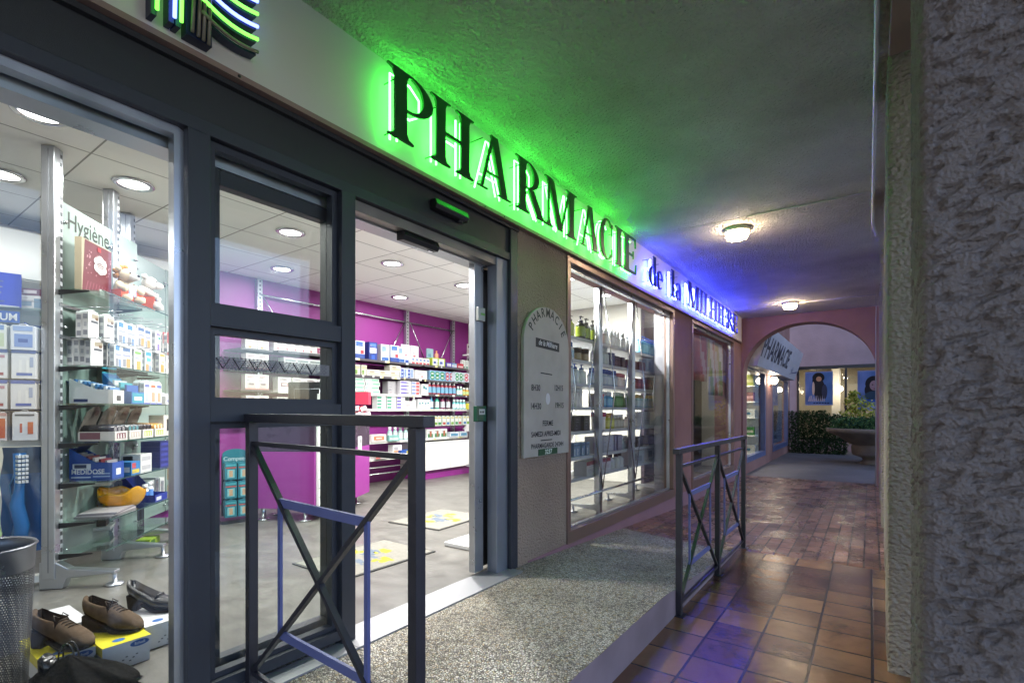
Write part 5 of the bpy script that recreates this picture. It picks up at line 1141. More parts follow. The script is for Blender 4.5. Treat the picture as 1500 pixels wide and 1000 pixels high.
put(bottle(.024, .11, '#f2f5fa', '#ffffff', '#4a7fd0', .6), 'bottle', U(.63, .2, .41), 0, 'left white bottle lying in the dark blue display box', 'bottle'); put(bottle(.028, .12, '#e9f0fa', '#ffffff', '#6a9be0', .6), 'bottle', U(.71, .19, .41), 0, 'right larger white bottle in the dark blue display box', 'bottle')
gc = carton(.05, .12, .14, '#b9bcc2', [(.1, .1, .9, .9, '#6d7076')]); wh = carton(.07, .12, .13, '#f1f1f0', [(.15, .1, .85, .8, '#8d9096')])
for q in range(3): put(gc if q % 2 else wh, 'carton', U(.82 + q * .08, .1, .395), RU, ['white carton with grey panel behind the dark blue display box', 'all grey carton between the two white cartons with grey panels', 'white carton with grey panel at the end of the second glass shelf'][q], 'carton')
# background boxes between the stands and the post
cb = carton(.3, .25, .28, '#a9885a', [(.1, .6, .7, .8, '#9a5ab0')]); put(cb, 'cardboard_box', (-3.45, 2.05, .42), RW, 'brown cardboard box with purple tape on the low cupboard by the back wall', 'box')
LC = thing('low_cupboard', 'low white cupboard along the back wall behind the glass stands', 'cupboard', (-3.9, .4, .02)); m = MB(); m.box(0, .55, 0, 1.9, .12, .4); m.build('body', WHITE, LC); m = MB(); m.box(.0, .52, 0.01, 1.89, 0, .12); m.build('plinth', PURPLE_L, LC)
BR = thing('brush_rack', 'rack of black combs and brushes standing low behind the glass stand', 'rack', U(.95, -.05, .15), RU)
m = MB(); m.box(-.12, .12, -.03, .03, 0, .26, '#d2d2d0'); m.build('card', CARD, BR)
for q in range(12): m = MB(); x = -.11 + q * .019; m.box(x, x + .012, -.045, -.031, .04, .2, ['#15161a', '#3d434c', '#23262c'][q % 3]); m.build('comb', MATT, BR)
gb = carton(.16, .1, .05, '#a9c63a', [(.1, .2, .5, .8, '#4f7a2a')]); put(gb, 'carton', U(1.0, .05, .0), RU, 'lime green box on the floor behind the foot of the glass stand', 'carton')
WC = thing('wall_cabinet', 'row of pale wall cupboards high on the white back wall', 'cupboard', (-3.99, 0, 2.1)); m = MB(); m.box(0, .38, -2.3, 2.14, 0, .4); m.build('carcass', OFFW, WC)
for i in range(6):
    m = MB(); m.box(.381, .396, -2.28 + i * .737, -1.555 + i * .737, .012, .388); dr = m.build('cupboard_door', WHITE, WC, bevel=.003); m = MB(); m.lathe([(.0001, .0), (.01, 0), (.01, .012), (.0001, .012)], '#ffffff', 10, (.4, -1.63 + i * .737, .1)); m.build('knob', CHROME, dr)
m = MB(); m.box(-3.99, -3.96, 1.9, 2.36, .42, 2.09); tag(m.build('wall_panel', BEIGE), 'tall beige panel on the back wall seen right of the glass stand', 'panel')

# =================================================================== ORAL CARE HOOK WALL AT THE LEFT EDGE
HQ = Vector((-2.19, .77, 0)); hm = Vector((.9, -.436, 0)).normalized(); ht_ = Vector((.436, .9, 0)).normalized(); RH = math.atan2(hm.x, -hm.y)
def Hh(a, b_, z): return HQ + ht_ * a + hm * b_ + Vector((0, 0, z))
HW = thing('hook_stand', 'tall hook stand of oral care packs at the left edge of the photo', 'display stand', HQ, RH)
m = MB(); m.box(-.5, .13, .06, .08, .84, 1.66); m.build('back_panel', WHITE, HW)
m = MB(); m.box(-.5, .13, -.14, .06, 1.635, 1.65); m.build('top_shelf', SHELFG, HW)
m = MB(); m.box(-.5, .04, -.135, -.13, 1.56, 1.625, '#1f56b4'); m.text('ELGYDIUM', (.03, -.1365, 1.572), (1, 0, 0), (0, 0, 1), .058, '#eef3fa', 'R', .9); m.build('banner', CARD, HW)
for z in (1.56, 1.40, 1.235, 1.06):
    m = MB(); m.box(-.5, .12, .03, .055, z - .006, z + .012); 
    for a in (-.33, -.2, -.07, .06): m.tube([(a, .04, z), (a, -.13, z + .004)], .0035, '#ffffff', 5)
    m.build('hook_rail', paint('blue_rail', '#23408c', .4), HW)
m = MB(); m.box(-.5, .13, -.0, .06, .02, .06); m.build('base', WHITE, HW)
bxb = carton(.18, .16, .2, '#1d37c4', [(.1, .0, .95, .06, '#e4e6f2')], side=[(0, 0, 1, 1, '#1a2fb0')]); put(bxb, 'carton', Hh(-.075, .02, 1.651), RH + .25, 'plain bright blue box on top of the hook stand', 'carton')
bxm = carton(.15, .08, .13, '#f4f2f0', [(0, .68, 1, 1, '#7c4a5c'), (.3, .78, .7, .92, '#e8dde0'), (.1, .2, .55, .42, '#8fa6b8'), (.62, .12, .9, .55, '#7f9cb4')]); put(bxm, 'carton', Hh(.065, .0, 1.651), RH - .1, 'white and maroon carton with blue device picture on top of the hook stand', 'carton')
hpk = {}
hpk['green lidded'] = packet(.105, .05, .15, '#eef3ee', [(.15, .1, .9, .6, '#d3e0b8'), (.3, .3, .7, .42, '#3a5f9a'), (.1, .72, .9, .9, '#7fa0d8')], [(.1, .1, .9, .8, '#6fb58a')])
hpk['blue lidded'] = packet(.105, .05, .15, '#e9eef8', [(.15, .1, .9, .6, '#7f9ce0'), (.3, .28, .7, .42, '#2f4fa8'), (.1, .72, .9, .9, '#9fb8ea')], [(.1, .1, .9, .8, '#4a63c0')])
hpk['white red bristled'] = packet(.105, .035, .165, '#f2f3f7', [(.2, .1, .85, .2, '#a83a4a'), (.3, .2, .4, .65, '#ffffff'), (.6, .2, .7, .65, '#ffffff'), (.7, .7, .9, .8, '#c98aa0'), (0, .88, 1, 1, '#2f57b8')], sd)
hpk['white blue bristled'] = packet(.105, .035, .165, '#f3f4f8', [(.2, .1, .85, .2, '#3f63c0'), (.3, .2, .42, .65, '#ffffff'), (.6, .2, .72, .65, '#ffffff'), (.75, .4, .9, .75, '#a9b8dc'), (0, .88, 1, 1, '#2f57b8')], sd)
hpk['orange'] = packet(.105, .03, .175, '#f0e6e2', [(.08, .08, .95, .72, '#dc6a2c'), (.0, .8, 1, .9, '#d9a8a0')], sd)
hpk['white with orange sticks'] = packet(.105, .03, .175, '#f2f2f4', [(.3, .2, .48, .6, '#f8f8f8'), (.3, .25, .4, .55, '#dc6f4a'), (.62, .2, .85, .6, '#e2763a'), (.1, .8, .9, .86, '#55585f')], sd)
for z, l_, r_ in ((1.405, 'green lidded', 'blue lidded'), (1.24, 'white red bristled', 'white blue bristled'), (1.065, 'white red bristled', 'white blue bristled'), (.885, 'orange', 'white with orange sticks')):
    rn = {1.405: 'top', 1.24: 'second', 1.065: 'third', .885: 'lowest'}[z]
    for kind, a in ((l_, -.062), (r_, .062)):
        for q in range(3): put(hpk[kind], 'packet', Hh(a + random.uniform(-.004, .004), .13 - q * .045, z), RH + random.uniform(-.03, .03), 'hanging %s packet in the %s row of the hook stand' % (kind, rn), 'packet', '%s packets, %s row of the hook stand' % (kind, rn))
for o in [o for o in bpy.data.objects if o.name.startswith('packet') and o.get('label') == 'hanging orange packet in the lowest row of the hook stand'][:1]:
    m = MB(); m.text('elmex', (.02, -.0165, .03), (0, 0, 1), (-1, 0, 0), .05, '#f7e9e0', 'L'); k_ = m.build('lettering', CARD, o)
def brush(loc, rz, body, bris, label):
    t = thing('giant_toothbrush', label, 'toothbrush', loc, rz)
    m = MB(); m.tube([(0, .0, .0), (.012, .0, .14), (-.012, .0, .26), (.0, 0, .36), (0, 0, .56)], [.03, .036, .034, .022, .03], body, 14); m.build('handle', GLOSS, t)
    m = MB(); 
    for i in range(7):
        for j in range(3): m.box(-.022 + j * .016, -.01 + j * .016, -.07, -.02, .39 + i * .024, .405 + i * .024, bris)
    m.build('bristles', MATT, t)
brush(Hh(-.075, .16, .22), RH + .2, '#a9c28a', '#dfe6e6', 'giant pale green display toothbrush below the orange packets')
brush(Hh(.03, .1, .25), RH + .5, '#1f6fb4', '#d5dde4', 'giant blue display toothbrush beside the steel post')

# =================================================================== BIN, SHOES, BAG
BN = thing('waste_bin', 'perforated steel waste bin cut by the left edge of the photo', 'bin', (-.498, .345, 0))
m = MB(); cols_, rows_ = 110, 56; zr0, zr1 = .03, .515
def rad(z): return .128 + .026 * z / .59
for j in range(rows_):
    for i in range(cols_):
        z0_ = zr0 + (zr1 - zr0) * j / rows_; z1_ = zr0 + (zr1 - zr0) * (j + 1) / rows_; a0 = 2 * math.pi * (i + (j % 2) * .5) / cols_; a1 = a0 + 2 * math.pi / cols_
        O_ = [(a0, z0_), (a1, z0_), (a1, z1_), (a0, z1_)]; am, zm = (a0 + a1) / 2, (z0_ + z1_) / 2
        I_ = [(am + (a - am) * .62, zm + (z - zm) * .62) for a, z in O_]
        pts = [(rad(z) * math.cos(a), rad(z) * math.sin(a), z) for a, z in O_ + I_]
        m.add(pts, [(0, 1, 5, 4), (1, 2, 6, 5), (2, 3, 7, 6), (3, 0, 4, 7)], '#ffffff', True)
m.build('perforated_wall', PERF, BN, recalc=False)
m = MB(); m.lathe([(rad(.515), .515), (rad(.59), .588), (rad(.59) + .006, .594), (rad(.59) + .002, .6), (rad(.59) - .006, .594), (rad(.515) - .004, .515), (rad(.515), .515)], '#ffffff', 48); m.build('rim', paint('dark_steel_rim', '#6a6b70', .3, .9), BN)
m = MB(); m.lathe([(.0001, 0), (.128, 0), (.131, .03), (.127, .03), (.0001, .012)], '#ffffff', 40); m.build('base', PERF, BN)

def shoebox(x0, x1, y0, y1, label, topc):
    t = thing('shoe_box', label, 'shoe box', ((x0 + x1) / 2, (y0 + y1) / 2, 0)); a = (x1 - x0) / 2; b_ = (y1 - y0) / 2; h = .105
    m = MB(); m.box(-a + .004, a - .004, -b_ + .004, b_ - .004, 0, h - .03, '#e9eaee'); 
    for i in range(6): m.quad((a - .0032, -.03 + .012 * i, .02 + .01 * (i % 3)), (a - .0032, -.022 + .012 * i, .02 + .01 * (i % 3)), (a - .0032, -.022 + .012 * i, .025 + .01 * (i % 3)), (a - .0032, -.03 + .012 * i, .025 + .01 * (i % 3)), '#6d7078')
    m.build('body', CARD, t)
    m = MB(); m.box(-a, a, -b_, b_, h - .036, h, '#e6d824'); m.quad((a + .0006, -b_, h - .036), (a + .0006, b_, h - .036), (a + .0006, b_, h), (a + .0006, -b_, h), '#eceef2')
    m.quad((-a, -b_, h + .0006), (a, -b_, h + .0006), (a, b_, h + .0006), (-a, b_, h + .0006), topc)
    m.disc((a + .0012, b_ * .5, h - .018), (0, 1, 0), (0, 0, 1), .034, .013, '#1f5fae', 20); m.text('Scholl', (a + .0018, b_ * .5, h - .023), (0, 1, 0), (0, 0, 1), .016, '#e4eef8', 'C')
    m.disc((a * .72, -b_ * .2, h + .0012), (0, 1, 0), (-1, 0, 0), .022, .018, '#2f6fbe', 18); m.quad((a * .3, b_ * .5, h + .0012), (a * .3, b_ * .85, h + .0012), (-a * .5, b_ * .85, h + .0012), (-a * .5, b_ * .5, h + .0012), '#8fb4d8' if topc != '#eeeef0' else '#dfe3ea')
    m.build('lid', CARD, t); return t
shoebox(-.93, -.612, .535, .703, 'yellow and white shoe box under the left brown shoe', '#e9dc20')
shoebox(-.87, -.552, .708, .877, 'yellow and white shoe box under the middle lace-up shoe', '#ecdf1c')
shoebox(-.97, -.648, .886, 1.05, 'white lidded shoe box under the black court shoe', '#eeeef0')
o = MB(); o.box(-.15, .15, -.05, .05, 0, .1, '#e9e9ec'); o = o.build('shoe_box', CARD); o.location = (-1.12, .73, 0); tag(o, 'plain white box lid showing behind the brown shoes', 'shoe box')

def shoe(loc, rz, kind, label):
    t = thing('shoe', label, 'shoe', loc, rz); L = .24
    lace = kind != 'pump'; hz = .07; c = '#5c4d3f' if lace else '#17171a'
    st = []  # x, half width, bottom, top, opening
    for i in range(25):
        u = i / 24
        x = -L * .45 + L * u
        wv = .030 + .008 * math.sin(u * math.pi) + .008 * max(0, math.sin((u - .45) / .55 * math.pi))
        wv *= (min(1, u / .09) ** .5 * .35 + .65) * (1 if u < .9 else max(.25, math.sqrt(max(0, 1 - ((u - .9) / .115) ** 2))))
        zb = hz * (1 - min(1, u / .60)) ** 1.1 + (.004 if u < .9 else .004 + .006 * (u - .9) * 10)
        if lace: zt = .150 - .036 * math.sin(min(1, u / .5) * math.pi * .5) if u < .45 else .114 - (u - .45) * .13
        else: zt = .142 - .072 * min(1, u / .55) ** .8 if u < .62 else .070 - (u - .62) * .07
        if u > .88: zt -= (u - .88) * .14
        op = (.03 < u < (.46 if lace else .62))
        st.append((x, wv, zb, max(zt, zb + .012), op, u))
    vs, fs, cs = [], [], []; n = 22
    for x, wv, zb, zt, op, u in st:
        for k_ in range(n):
            a = 2 * math.pi * k_ / n - math.pi / 2
            cx_, sz = math.cos(a), math.sin(a)
            yy = wv * (abs(cx_) ** .8) * (1 if cx_ > 0 else -1); f = (sz + 1) / 2
            zz = zb + (zt - zb) * (f ** .75)
            if f > .5 and not op: yy *= 1 - .12 * (f - .5)
            if op and sz > .55: zz = zb + .012; yy *= .95
            elif op and sz > .2: zz = zt; yy = wv * .80 * (1 if cx_ > 0 else -1)
            vs.append((x, yy, zz))
    for i in range(len(st) - 1):
        for k_ in range(n):
            fs.append((i * n + k_, i * n + (k_ + 1) % n, (i + 1) * n + (k_ + 1) % n, (i + 1) * n + k_))
            a = 2 * math.pi * (k_ + .5) / n - math.pi / 2
            inner = st[i][4] and math.sin(a) > .5
            cs.append('#1b1512' if inner else c)
    fs += [tuple(range(n)), tuple((len(st) - 1) * n + k_ for k_ in range(n))]; cs += [c, c]
    m = MB(); m.add(vs, fs, cs, True); up = m.build('upper', SUEDE if lace else LEATHER, t); 
    m = MB(); ln = []
    for x, wv, zb, zt, op, u in st:
        if u > .30: ln.append((x, wv, zb))
    for (x, w1, z1_), (x2, w2, z2_) in zip(ln, ln[1:]):
        m.add([(x, -w1 * .98, z1_ - .005), (x2, -w2 * .98, z2_ - .005), (x2, w2 * .98, z2_ - .005), (x, w1 * .98, z1_ - .005), (x, -w1 * 1.0, z1_ + .004), (x2, -w2 * 1.0, z2_ + .004), (x2, w2 * 1.0, z2_ + .004), (x, w1 * 1.0, z1_ + .004)], [(0, 1, 2, 3), (4, 7, 6, 5), (0, 4, 5, 1), (3, 2, 6, 7)], '#241c18')
    m.build('sole', MATT, t)
    m = MB(); x0 = -L * .45; hw = .026
    if kind == 'wedge': pr = [(x0 + .002, 0), (x0 + .155, 0), (x0 + .145, .01), (x0 + .09, .036), (x0 + .001, .072)]
    else: pr = [(x0 + .010, 0), (x0 + .052, 0), (x0 + .056, .03), (x0 + .066, .052), (x0 + .001, .074)]
    m.prism([(a, -hw, b_) for a, b_ in pr], (0, 2 * hw, 0), '#2a211c' if lace else '#241a18'); m.build('heel', MATT, t, bevel=.004)
    if lace:
        m = MB()
        for q in range(4):
            x = -L * .45 + L * (.50 + q * .055); zt = .114 - (.05 + q * .055) * .13
            m.tube([(x - .006, -.026, zt - .012), (x, -.012, zt + .003), (x + .004, .012, zt + .003), (x + .006, .026, zt - .012)], .0025, '#3f342a', 5)
        m.tube([(x0 + .11, -.004, .117), (x0 + .1, -.02, .132), (x0 + .115, -.03, .115)], .0022, '#3f342a', 5); m.tube([(x0 + .11, .004, .117), (x0 + .1, .02, .13), (x0 + .12, .026, .115)], .0022, '#3f342a', 5)
        m.build('laces', MATT, t)
    else:
        m = MB(); m.tube([(x0 + L * .60, -.034, .055), (x0 + L * .62, -.02, .074), (x0 + L * .625, 0, .078), (x0 + L * .62, .02, .074), (x0 + L * .60, .034, .055)], .004, '#141416', 6); m.build('vamp_strap', LEATHER, t)
    return t
shoe((-.715, .617, .107), R(33), 'block', 'brown suede lace-up shoe with block heel on the left shoe box')
shoe((-.735, .79, .107), R(36), 'wedge', 'greyish brown lace-up shoe with wedge heel on the middle shoe box')
shoe((-.855, .985, .107), R(34), 'pump', 'black leather court shoe with block heel on the white lidded box')
BG = thing('fabric_bag', 'crumpled black fabric bag with looped handle on the floor before the shoes', 'bag', (-.43, .615, 0), R(35))
m = MB(); nn = 40; vs = []; fs = []
for j in range(16):
    f = j / 15; 
    for i in range(nn):
        a = 2 * math.pi * i / nn; r_ = (1 - f ** 1.6) ; fold = 1 + .16 * math.sin(a * 7 + 3 * f) + .1 * math.sin(a * 13 + f * 5)
        x = .21 * r_ * fold * math.cos(a) - .05 * f; y = .13 * r_ * fold * math.sin(a); z = .155 * f ** .9 + .012 * math.sin(a * 9 + f * 8) * (1 - f)
        vs.append((x, y, max(0.001, z)))
for j in range(15):
    for i in range(nn): fs.append((j * nn + i, j * nn + (i + 1) % nn, (j + 1) * nn + (i + 1) % nn, (j + 1) * nn + i))
m.add(vs, fs, '#030304', True); m.build('body', CLOTH, BG)
m = MB(); m.tube([(-.115, -.02, .09), (-.115, -.02, .15), (-.11, -.02, .155)], [.024, .026, .02], '#151518', 14); m.build('cap', GLOSS, BG)
for q in range(2):
    m = MB(); m.tube([(-.07 + .03 * math.cos(math.pi * (1 - i / 10)), .01 + q * .02, .13 + .06 * math.sin(math.pi * i / 10)) for i in range(11)], .003, '#0b0b0d', 6); m.build('handle_loop', GLOSS, BG)
BKP = thing('hanging_bag', 'large blue printed bag hanging behind the giant toothbrushes', 'bag', Hh(.035, .03, .22), RH)
m = MB(); vs = []; fs = []; 
for j in range(13):
    for i in range(9): vs.append((-.1 + .2 * i / 8 + .006 * math.sin(j * 1.3), .012 * math.sin(i * 1.1 + j * .7) - .01, .62 * j / 12))
for j in range(12):
    for i in range(8): a_ = j * 9 + i; fs.append((a_, a_ + 1, a_ + 10, a_ + 9))
m.add(vs, fs, ['#1c5c9e' if (f[0] // 9) < 9 else '#33506e' for f in fs], True); m.build('bag_film', GLOSS, BKP, recalc=False)
m = MB(); m.tube([(-.07, -.02, .0), (-.03, -.025, .2), (-.06, -.025, .4), (-.01, -.02, .55)], .006, '#4f93cc', 6); m.build('printed_line', CARD, BKP)
DK = thing('low_rack', 'dark rack of hanging packs seen between the hook stand and the steel post', 'rack', Hh(.19, -.35, 0), RH)
for z in (.25, .55, .85, 1.15):
    m = MB(); m.box(-.12, .2, -.1, .1, z, z + .02, '#d9d9d6'); m.build('shelf', CARD, DK)
    for q in range(3): m = MB(); m.box(-.1 + q * .1, -.03 + q * .1, -.06, .06, z + .02, z + .2, ['#2a2320', '#6d2f4a', '#2f3f7a', '#8a8478', '#3a2f2a'][(q + int(z * 10)) % 5]); m.build('pack', CARD, DK)
# =================================================================== BOTTLE WINDOW
WD = thing('window_shelving', 'silver shelving full of bottles standing in the bronze framed window', 'shelving', (-.29, 4.68, 0))
for k_, yy in enumerate((-.88, 0, .87, 1.74)):
    m = MB(); m.box(-.03, .03, yy - .035, yy + .035, .12, 2.5); m.tube([(.03, yy - .018, .14), (.03, yy - .018, 2.5)], .01, n=6); m.tube([(.03, yy + .018, .14), (.03, yy + .018, 2.5)], .01, n=6); m.build('post', STEEL, WD, bevel=.004)
    m = MB(); m.prism([(.03, yy - .03, 0.02), (.03, yy - .03, .14), (-.06, yy - .03, .1), (-.3, yy - .03, .085), (-.3, yy - .03, .07), (-.02, yy - .03, .05)], (0, .06, 0)); m.lathe([(.012, .07), (.012, .01), (.045, .01), (.048, 0), (.0001, 0)], '#ffffff', 14, (-.285, yy, 0)); m.lathe([(.02, .03), (.02, 0), (.0001, 0)], '#ffffff', 12, (.0, yy, 0)); m.build('foot', STEEL, WD)
    m = MB()
    for s_ in (-1, 1): m.tube([(.05, yy, 2.4), (.05, yy + s_ * .30, 1.25), (.05, yy, .27)], .007, n=6)
    m.build('tension_rod', CHROME, WD)
m = MB(); m.tube([(.035, -1.15, .245), (.035, 2.08, .245)], .012, n=8); m.build('low_rail', CHROME, WD)
WZ = (1.755, 1.54, 1.315, 1.088, .854, .61, .41)
SHG = paint('grey_shelf', '#b4b6ba', .4, .2)
for z in WZ:
    m = MB(); m.box(-.36, -.035, -1.15, 2.08, z - .03, z); m.build('shelf', SHG, WD)
def wrow(z, items, nm_):
    """items: (mesh, label stem, count, y0, y1)"""
    for me, lb, n, a, b2, obn in items:
        if a > 5.55: a = 5.6 + (a - 5.6) * 3.2; b2 = 5.6 + (b2 - 5.6) * 3.2; n = max(n, round(n * 2.6)) if n > 1 else 2
        for i in range(n):
            y = a + (b2 - a) * (i + .5) / n
            put(me, obn, (-.40 + random.uniform(-.02, .02), y, z), RW + random.uniform(-.1, .1), lb + ' on the %s shelf of the bottle window' % nm_, obn, (lb + 's, %s shelf' % nm_) if n > 1 else None)
B = bottle; K = carton
blp = K(.16, .12, .14, '#4f8fc0', [(0, .6, 1, .75, '#8fbbdc'), (.1, .2, .8, .4, '#2f6aa0')])
wrow(WZ[0], [(blp, 'blue wrapped pack', 3, 3.62, 4.12, 'pack'), (B(.045, .22, '#a9bb3a', '#3a3f22', '#c6d06a', .4, 'pump'), 'yellow green pump bottle', 2, 4.14, 4.38, 'bottle'), (B(.05, .23, '#2b2f22', '#191b17', '#8fa03a', .4, 'pump'), 'black and olive pump bottle', 3, 4.4, 4.86, 'bottle'), (K(.09, .08, .17, '#8a5a3c', [(.1, .2, .9, .6, '#b98a62')]), 'brown carton', 1, 4.88, 5.0, 'carton'),
             (B(.04, .19, '#cfd6d8', '#e9ecee', '#f1f3f4', .5), 'clear white bottle', 8, 5.0, 5.72, 'bottle'), (B(.036, .23, '#56a7d4', '#2357b4', '#8fd0e8', .4, 'pump'), 'sky blue spray bottle', 4, 5.74, 5.96, 'bottle')], 'top')
wrow(WZ[1], [(K(.12, .1, .2, '#3f6fa8', [(.1, .5, .9, .8, '#86a9d0')]), 'tall blue carton', 2, 3.62, 3.96, 'carton'), (B(.045, .17, '#e2e9ee', '#3f7fc4', '#a9c6e2', .5), 'white bottle with blue cap', 3, 4.0, 4.36, 'bottle'), (B(.05, .13, '#6a5238', '#4a3824', '#b09668', .8, 'tub'), 'brown jar', 2, 4.38, 4.66, 'jar'), (B(.045, .19, '#b9c2c6', '#e4e8ea', None, .4), 'clear grey bottle', 4, 4.76, 5.1, 'bottle'), (K(.09, .09, .14, '#4a5a8a'), 'slate blue carton', 1, 5.1, 5.2, 'carton'),
             (K(.11, .1, .12, '#35242f', [(.1, .2, .9, .5, '#5a3a4c')]), 'dark plum carton', 3, 5.24, 5.54, 'carton'), (K(.11, .1, .11, '#5a2a38'), 'maroon carton', 2, 5.6, 5.78, 'carton'), (K(.2, .1, .17, '#a9c4d8', [(.3, .2, .6, .8, '#6f94bb')]), 'large pale blue carton', 1, 5.78, 5.96, 'carton')], 'second')
wrow(WZ[2], [(B(.045, .17, '#e6ece6', '#2f6a3a', '#f3f5f2', .9, 'tub'), 'white jar with green lid', 3, 3.64, 4.02, 'jar'), (B(.048, .2, '#dfe7ea', '#2a55b4', '#eef2f4', .4, 'pump'), 'white pump bottle with blue top', 4, 4.04, 4.62, 'bottle'), (B(.045, .18, '#9fb2cc', '#3a5fae', '#c6d2e2', .5), 'pale blue bottle', 6, 4.74, 5.34, 'bottle'), (B(.034, .16, '#e6d2d6', '#d9808c', '#f2e6e8', .6), 'pink white bottle', 4, 5.36, 5.64, 'bottle'), (K(.08, .08, .13, '#8a2a30', [(.1, .3, .9, .6, '#c25a5e')]), 'dark red carton', 3, 5.68, 5.94, 'carton')], 'third')
wrow(WZ[3], [(B(.045, .19, '#a9c2c6', '#22272a', '#dfe6e8', .5, 'pump'), 'grey green pump bottle', 2, 3.62, 3.86, 'bottle'), (K(.16, .1, .13, '#b9b5bc', [(0, .8, 1, 1, '#a8305a'), (.2, .2, .8, .5, '#8d8a94')]), 'grey carton with magenta edge', 1, 3.9, 4.1, 'carton'), (B(.035, .19, '#eee9e8', '#f6f2f0', '#f6f0ee', .8), 'cream white tube', 4, 4.14, 4.56, 'tube'), (K(.1, .1, .14, '#8a7a76', [(0, .8, 1, 1, '#c43a52')]), 'taupe carton with red edge', 2, 4.74, 4.98, 'carton'), (B(.04, .17, '#3f96c8', '#e9eef0', '#7fbfe0', .5), 'bright blue bottle', 3, 5.0, 5.24, 'bottle'), (B(.04, .17, '#2f7a34', '#d9e6d4', '#4f9a4a', .4), 'green bottle', 5, 5.26, 5.7, 'bottle'), (B(.036, .16, '#9fc0c4', '#e2c45a', '#c6dadc', .5), 'pale teal bottle with yellow cap', 3, 5.7, 5.94, 'bottle')], 'fourth')
wrow(WZ[4], [(K(.1, .1, .16, '#38231f', [(.1, .1, .9, .4, '#55362e')]), 'dark brown carton', 4, 3.62, 4.14, 'carton'), (B(.03, .17, '#e9e2e4', '#a8305a', '#f2ecee', .9), 'white tube with magenta cap', 1, 4.16, 4.26, 'tube'), (K(.14, .1, .15, '#2d2020'), 'nearly black carton', 2, 4.28, 4.62, 'carton'), (B(.036, .18, '#efe9e6', '#b8305a', '#f4f0ee', .9), 'cream tube with crimson cap', 3, 4.74, 5.06, 'tube'), (B(.036, .17, '#b4b82c', '#d2a040', '#d2d06a', .5), 'yellow green bottle', 2, 5.1, 5.26, 'bottle'), (B(.04, .15, '#a9a896', '#dfe0da', '#c9c8ba', .5), 'grey beige bottle', 3, 5.28, 5.54, 'bottle'), (B(.05, .15, '#d9d4c4', '#2a2624', '#eae6da', .5, 'pump'), 'cream pump bottle with dark top', 1, 5.62, 5.72, 'bottle'), (K(.2, .12, .18, '#cdd2d4', [(.1, .2, .9, .5, '#b4bcc0')]), 'large pale grey carton', 1, 5.74, 5.96, 'carton')], 'fifth')
pkw = K(.07, .09, .13, '#7f9ec0', [(.1, .1, .5, .6, '#dfe7ef'), (.1, .75, .9, .9, '#4a6d98')])
wrow(WZ[5], [(pkw, 'grey blue pack', 11, 3.62, 4.6, 'pack'), (K(.14, .12, .17, '#a3a6b4', [(.1, .1, .9, .9, '#b4b7c4')]), 'grey carton', 3, 4.74, 5.2, 'carton'), (K(.06, .1, .17, '#8d8aa4', [(.2, .1, .5, .9, '#c9c6d8')]), 'lavender striped carton', 3, 5.2, 5.42, 'carton'), (B(.045, .15, '#a9bcc2', '#d9e0e2', None, .6), 'grey glassy bottle', 2, 5.42, 5.62, 'bottle'), (K(.28, .12, .12, '#3b342e', [(0, .6, 1, .7, '#5f564c')]), 'wide dark brown carton', 1, 5.64, 5.94, 'carton')], 'sixth')
wrow(WZ[6], [(pkw, 'steel blue pack', 5, 3.64, 4.24, 'pack'), (K(.3, .14, .14, '#d9d6d4', [(0, .72, 1, 1, '#8a1f3c'), (.1, .2, .9, .5, '#c4c0c0')]), 'white carton with crimson lid', 2, 4.44, 5.1, 'carton'), (B(.05, .17, '#ccd0ce', '#2d2b2b', None, .4), 'clear bottle with dark stopper', 3, 5.14, 5.5, 'bottle'), (K(.36, .14, .16, '#b9bcbe', [(.1, .3, .4, .8, '#6d7480'), (.5, .2, .8, .6, '#8d929c')]), 'wide pale carton with grey print', 1, 5.58, 5.95, 'carton')], 'lowest')

# banners in the second display window
def banner(y0, y1, z0, z1, cols, label):
    m = MB(); nn = 28; vs = []; fs = []; cs = []; nz = 6
    for j in range(nz + 1):
        for i in range(nn + 1):
            y = y0 + (y1 - y0) * i / nn; z = z0 + (z1 - z0) * j / nz
            vs.append((-.16 + .012 * math.sin(i * .8), y, z))
    for j in range(nz):
        for i in range(nn):
            a = j * (nn + 1) + i; fs.append((a, a + 1, a + nn + 2, a + nn + 1)); cs.append(cols[int((i + j * 1.3) / 3.4) % len(cols)])
    m.add(vs, fs, cs, True); o = m.build('banner', CARD, recalc=False); s_ = o.modifiers.new('thickness', 'SOLIDIFY'); s_.thickness = .003
    return tag(o, label, 'banner')
banner(7.05, 8.36, 1.5, 2.19, ['#a82c30', '#c24440', '#d9b4ac', '#b8343a', '#9a2a2e'], 'red and pink hanging banner in the second display window')
banner(8.4, 9.42, 1.30, 2.19, ['#e6d8c2', '#d9c27a', '#a9b45a', '#efe6dc', '#d28a6a'], 'cream and yellow hanging banner beside the red one')

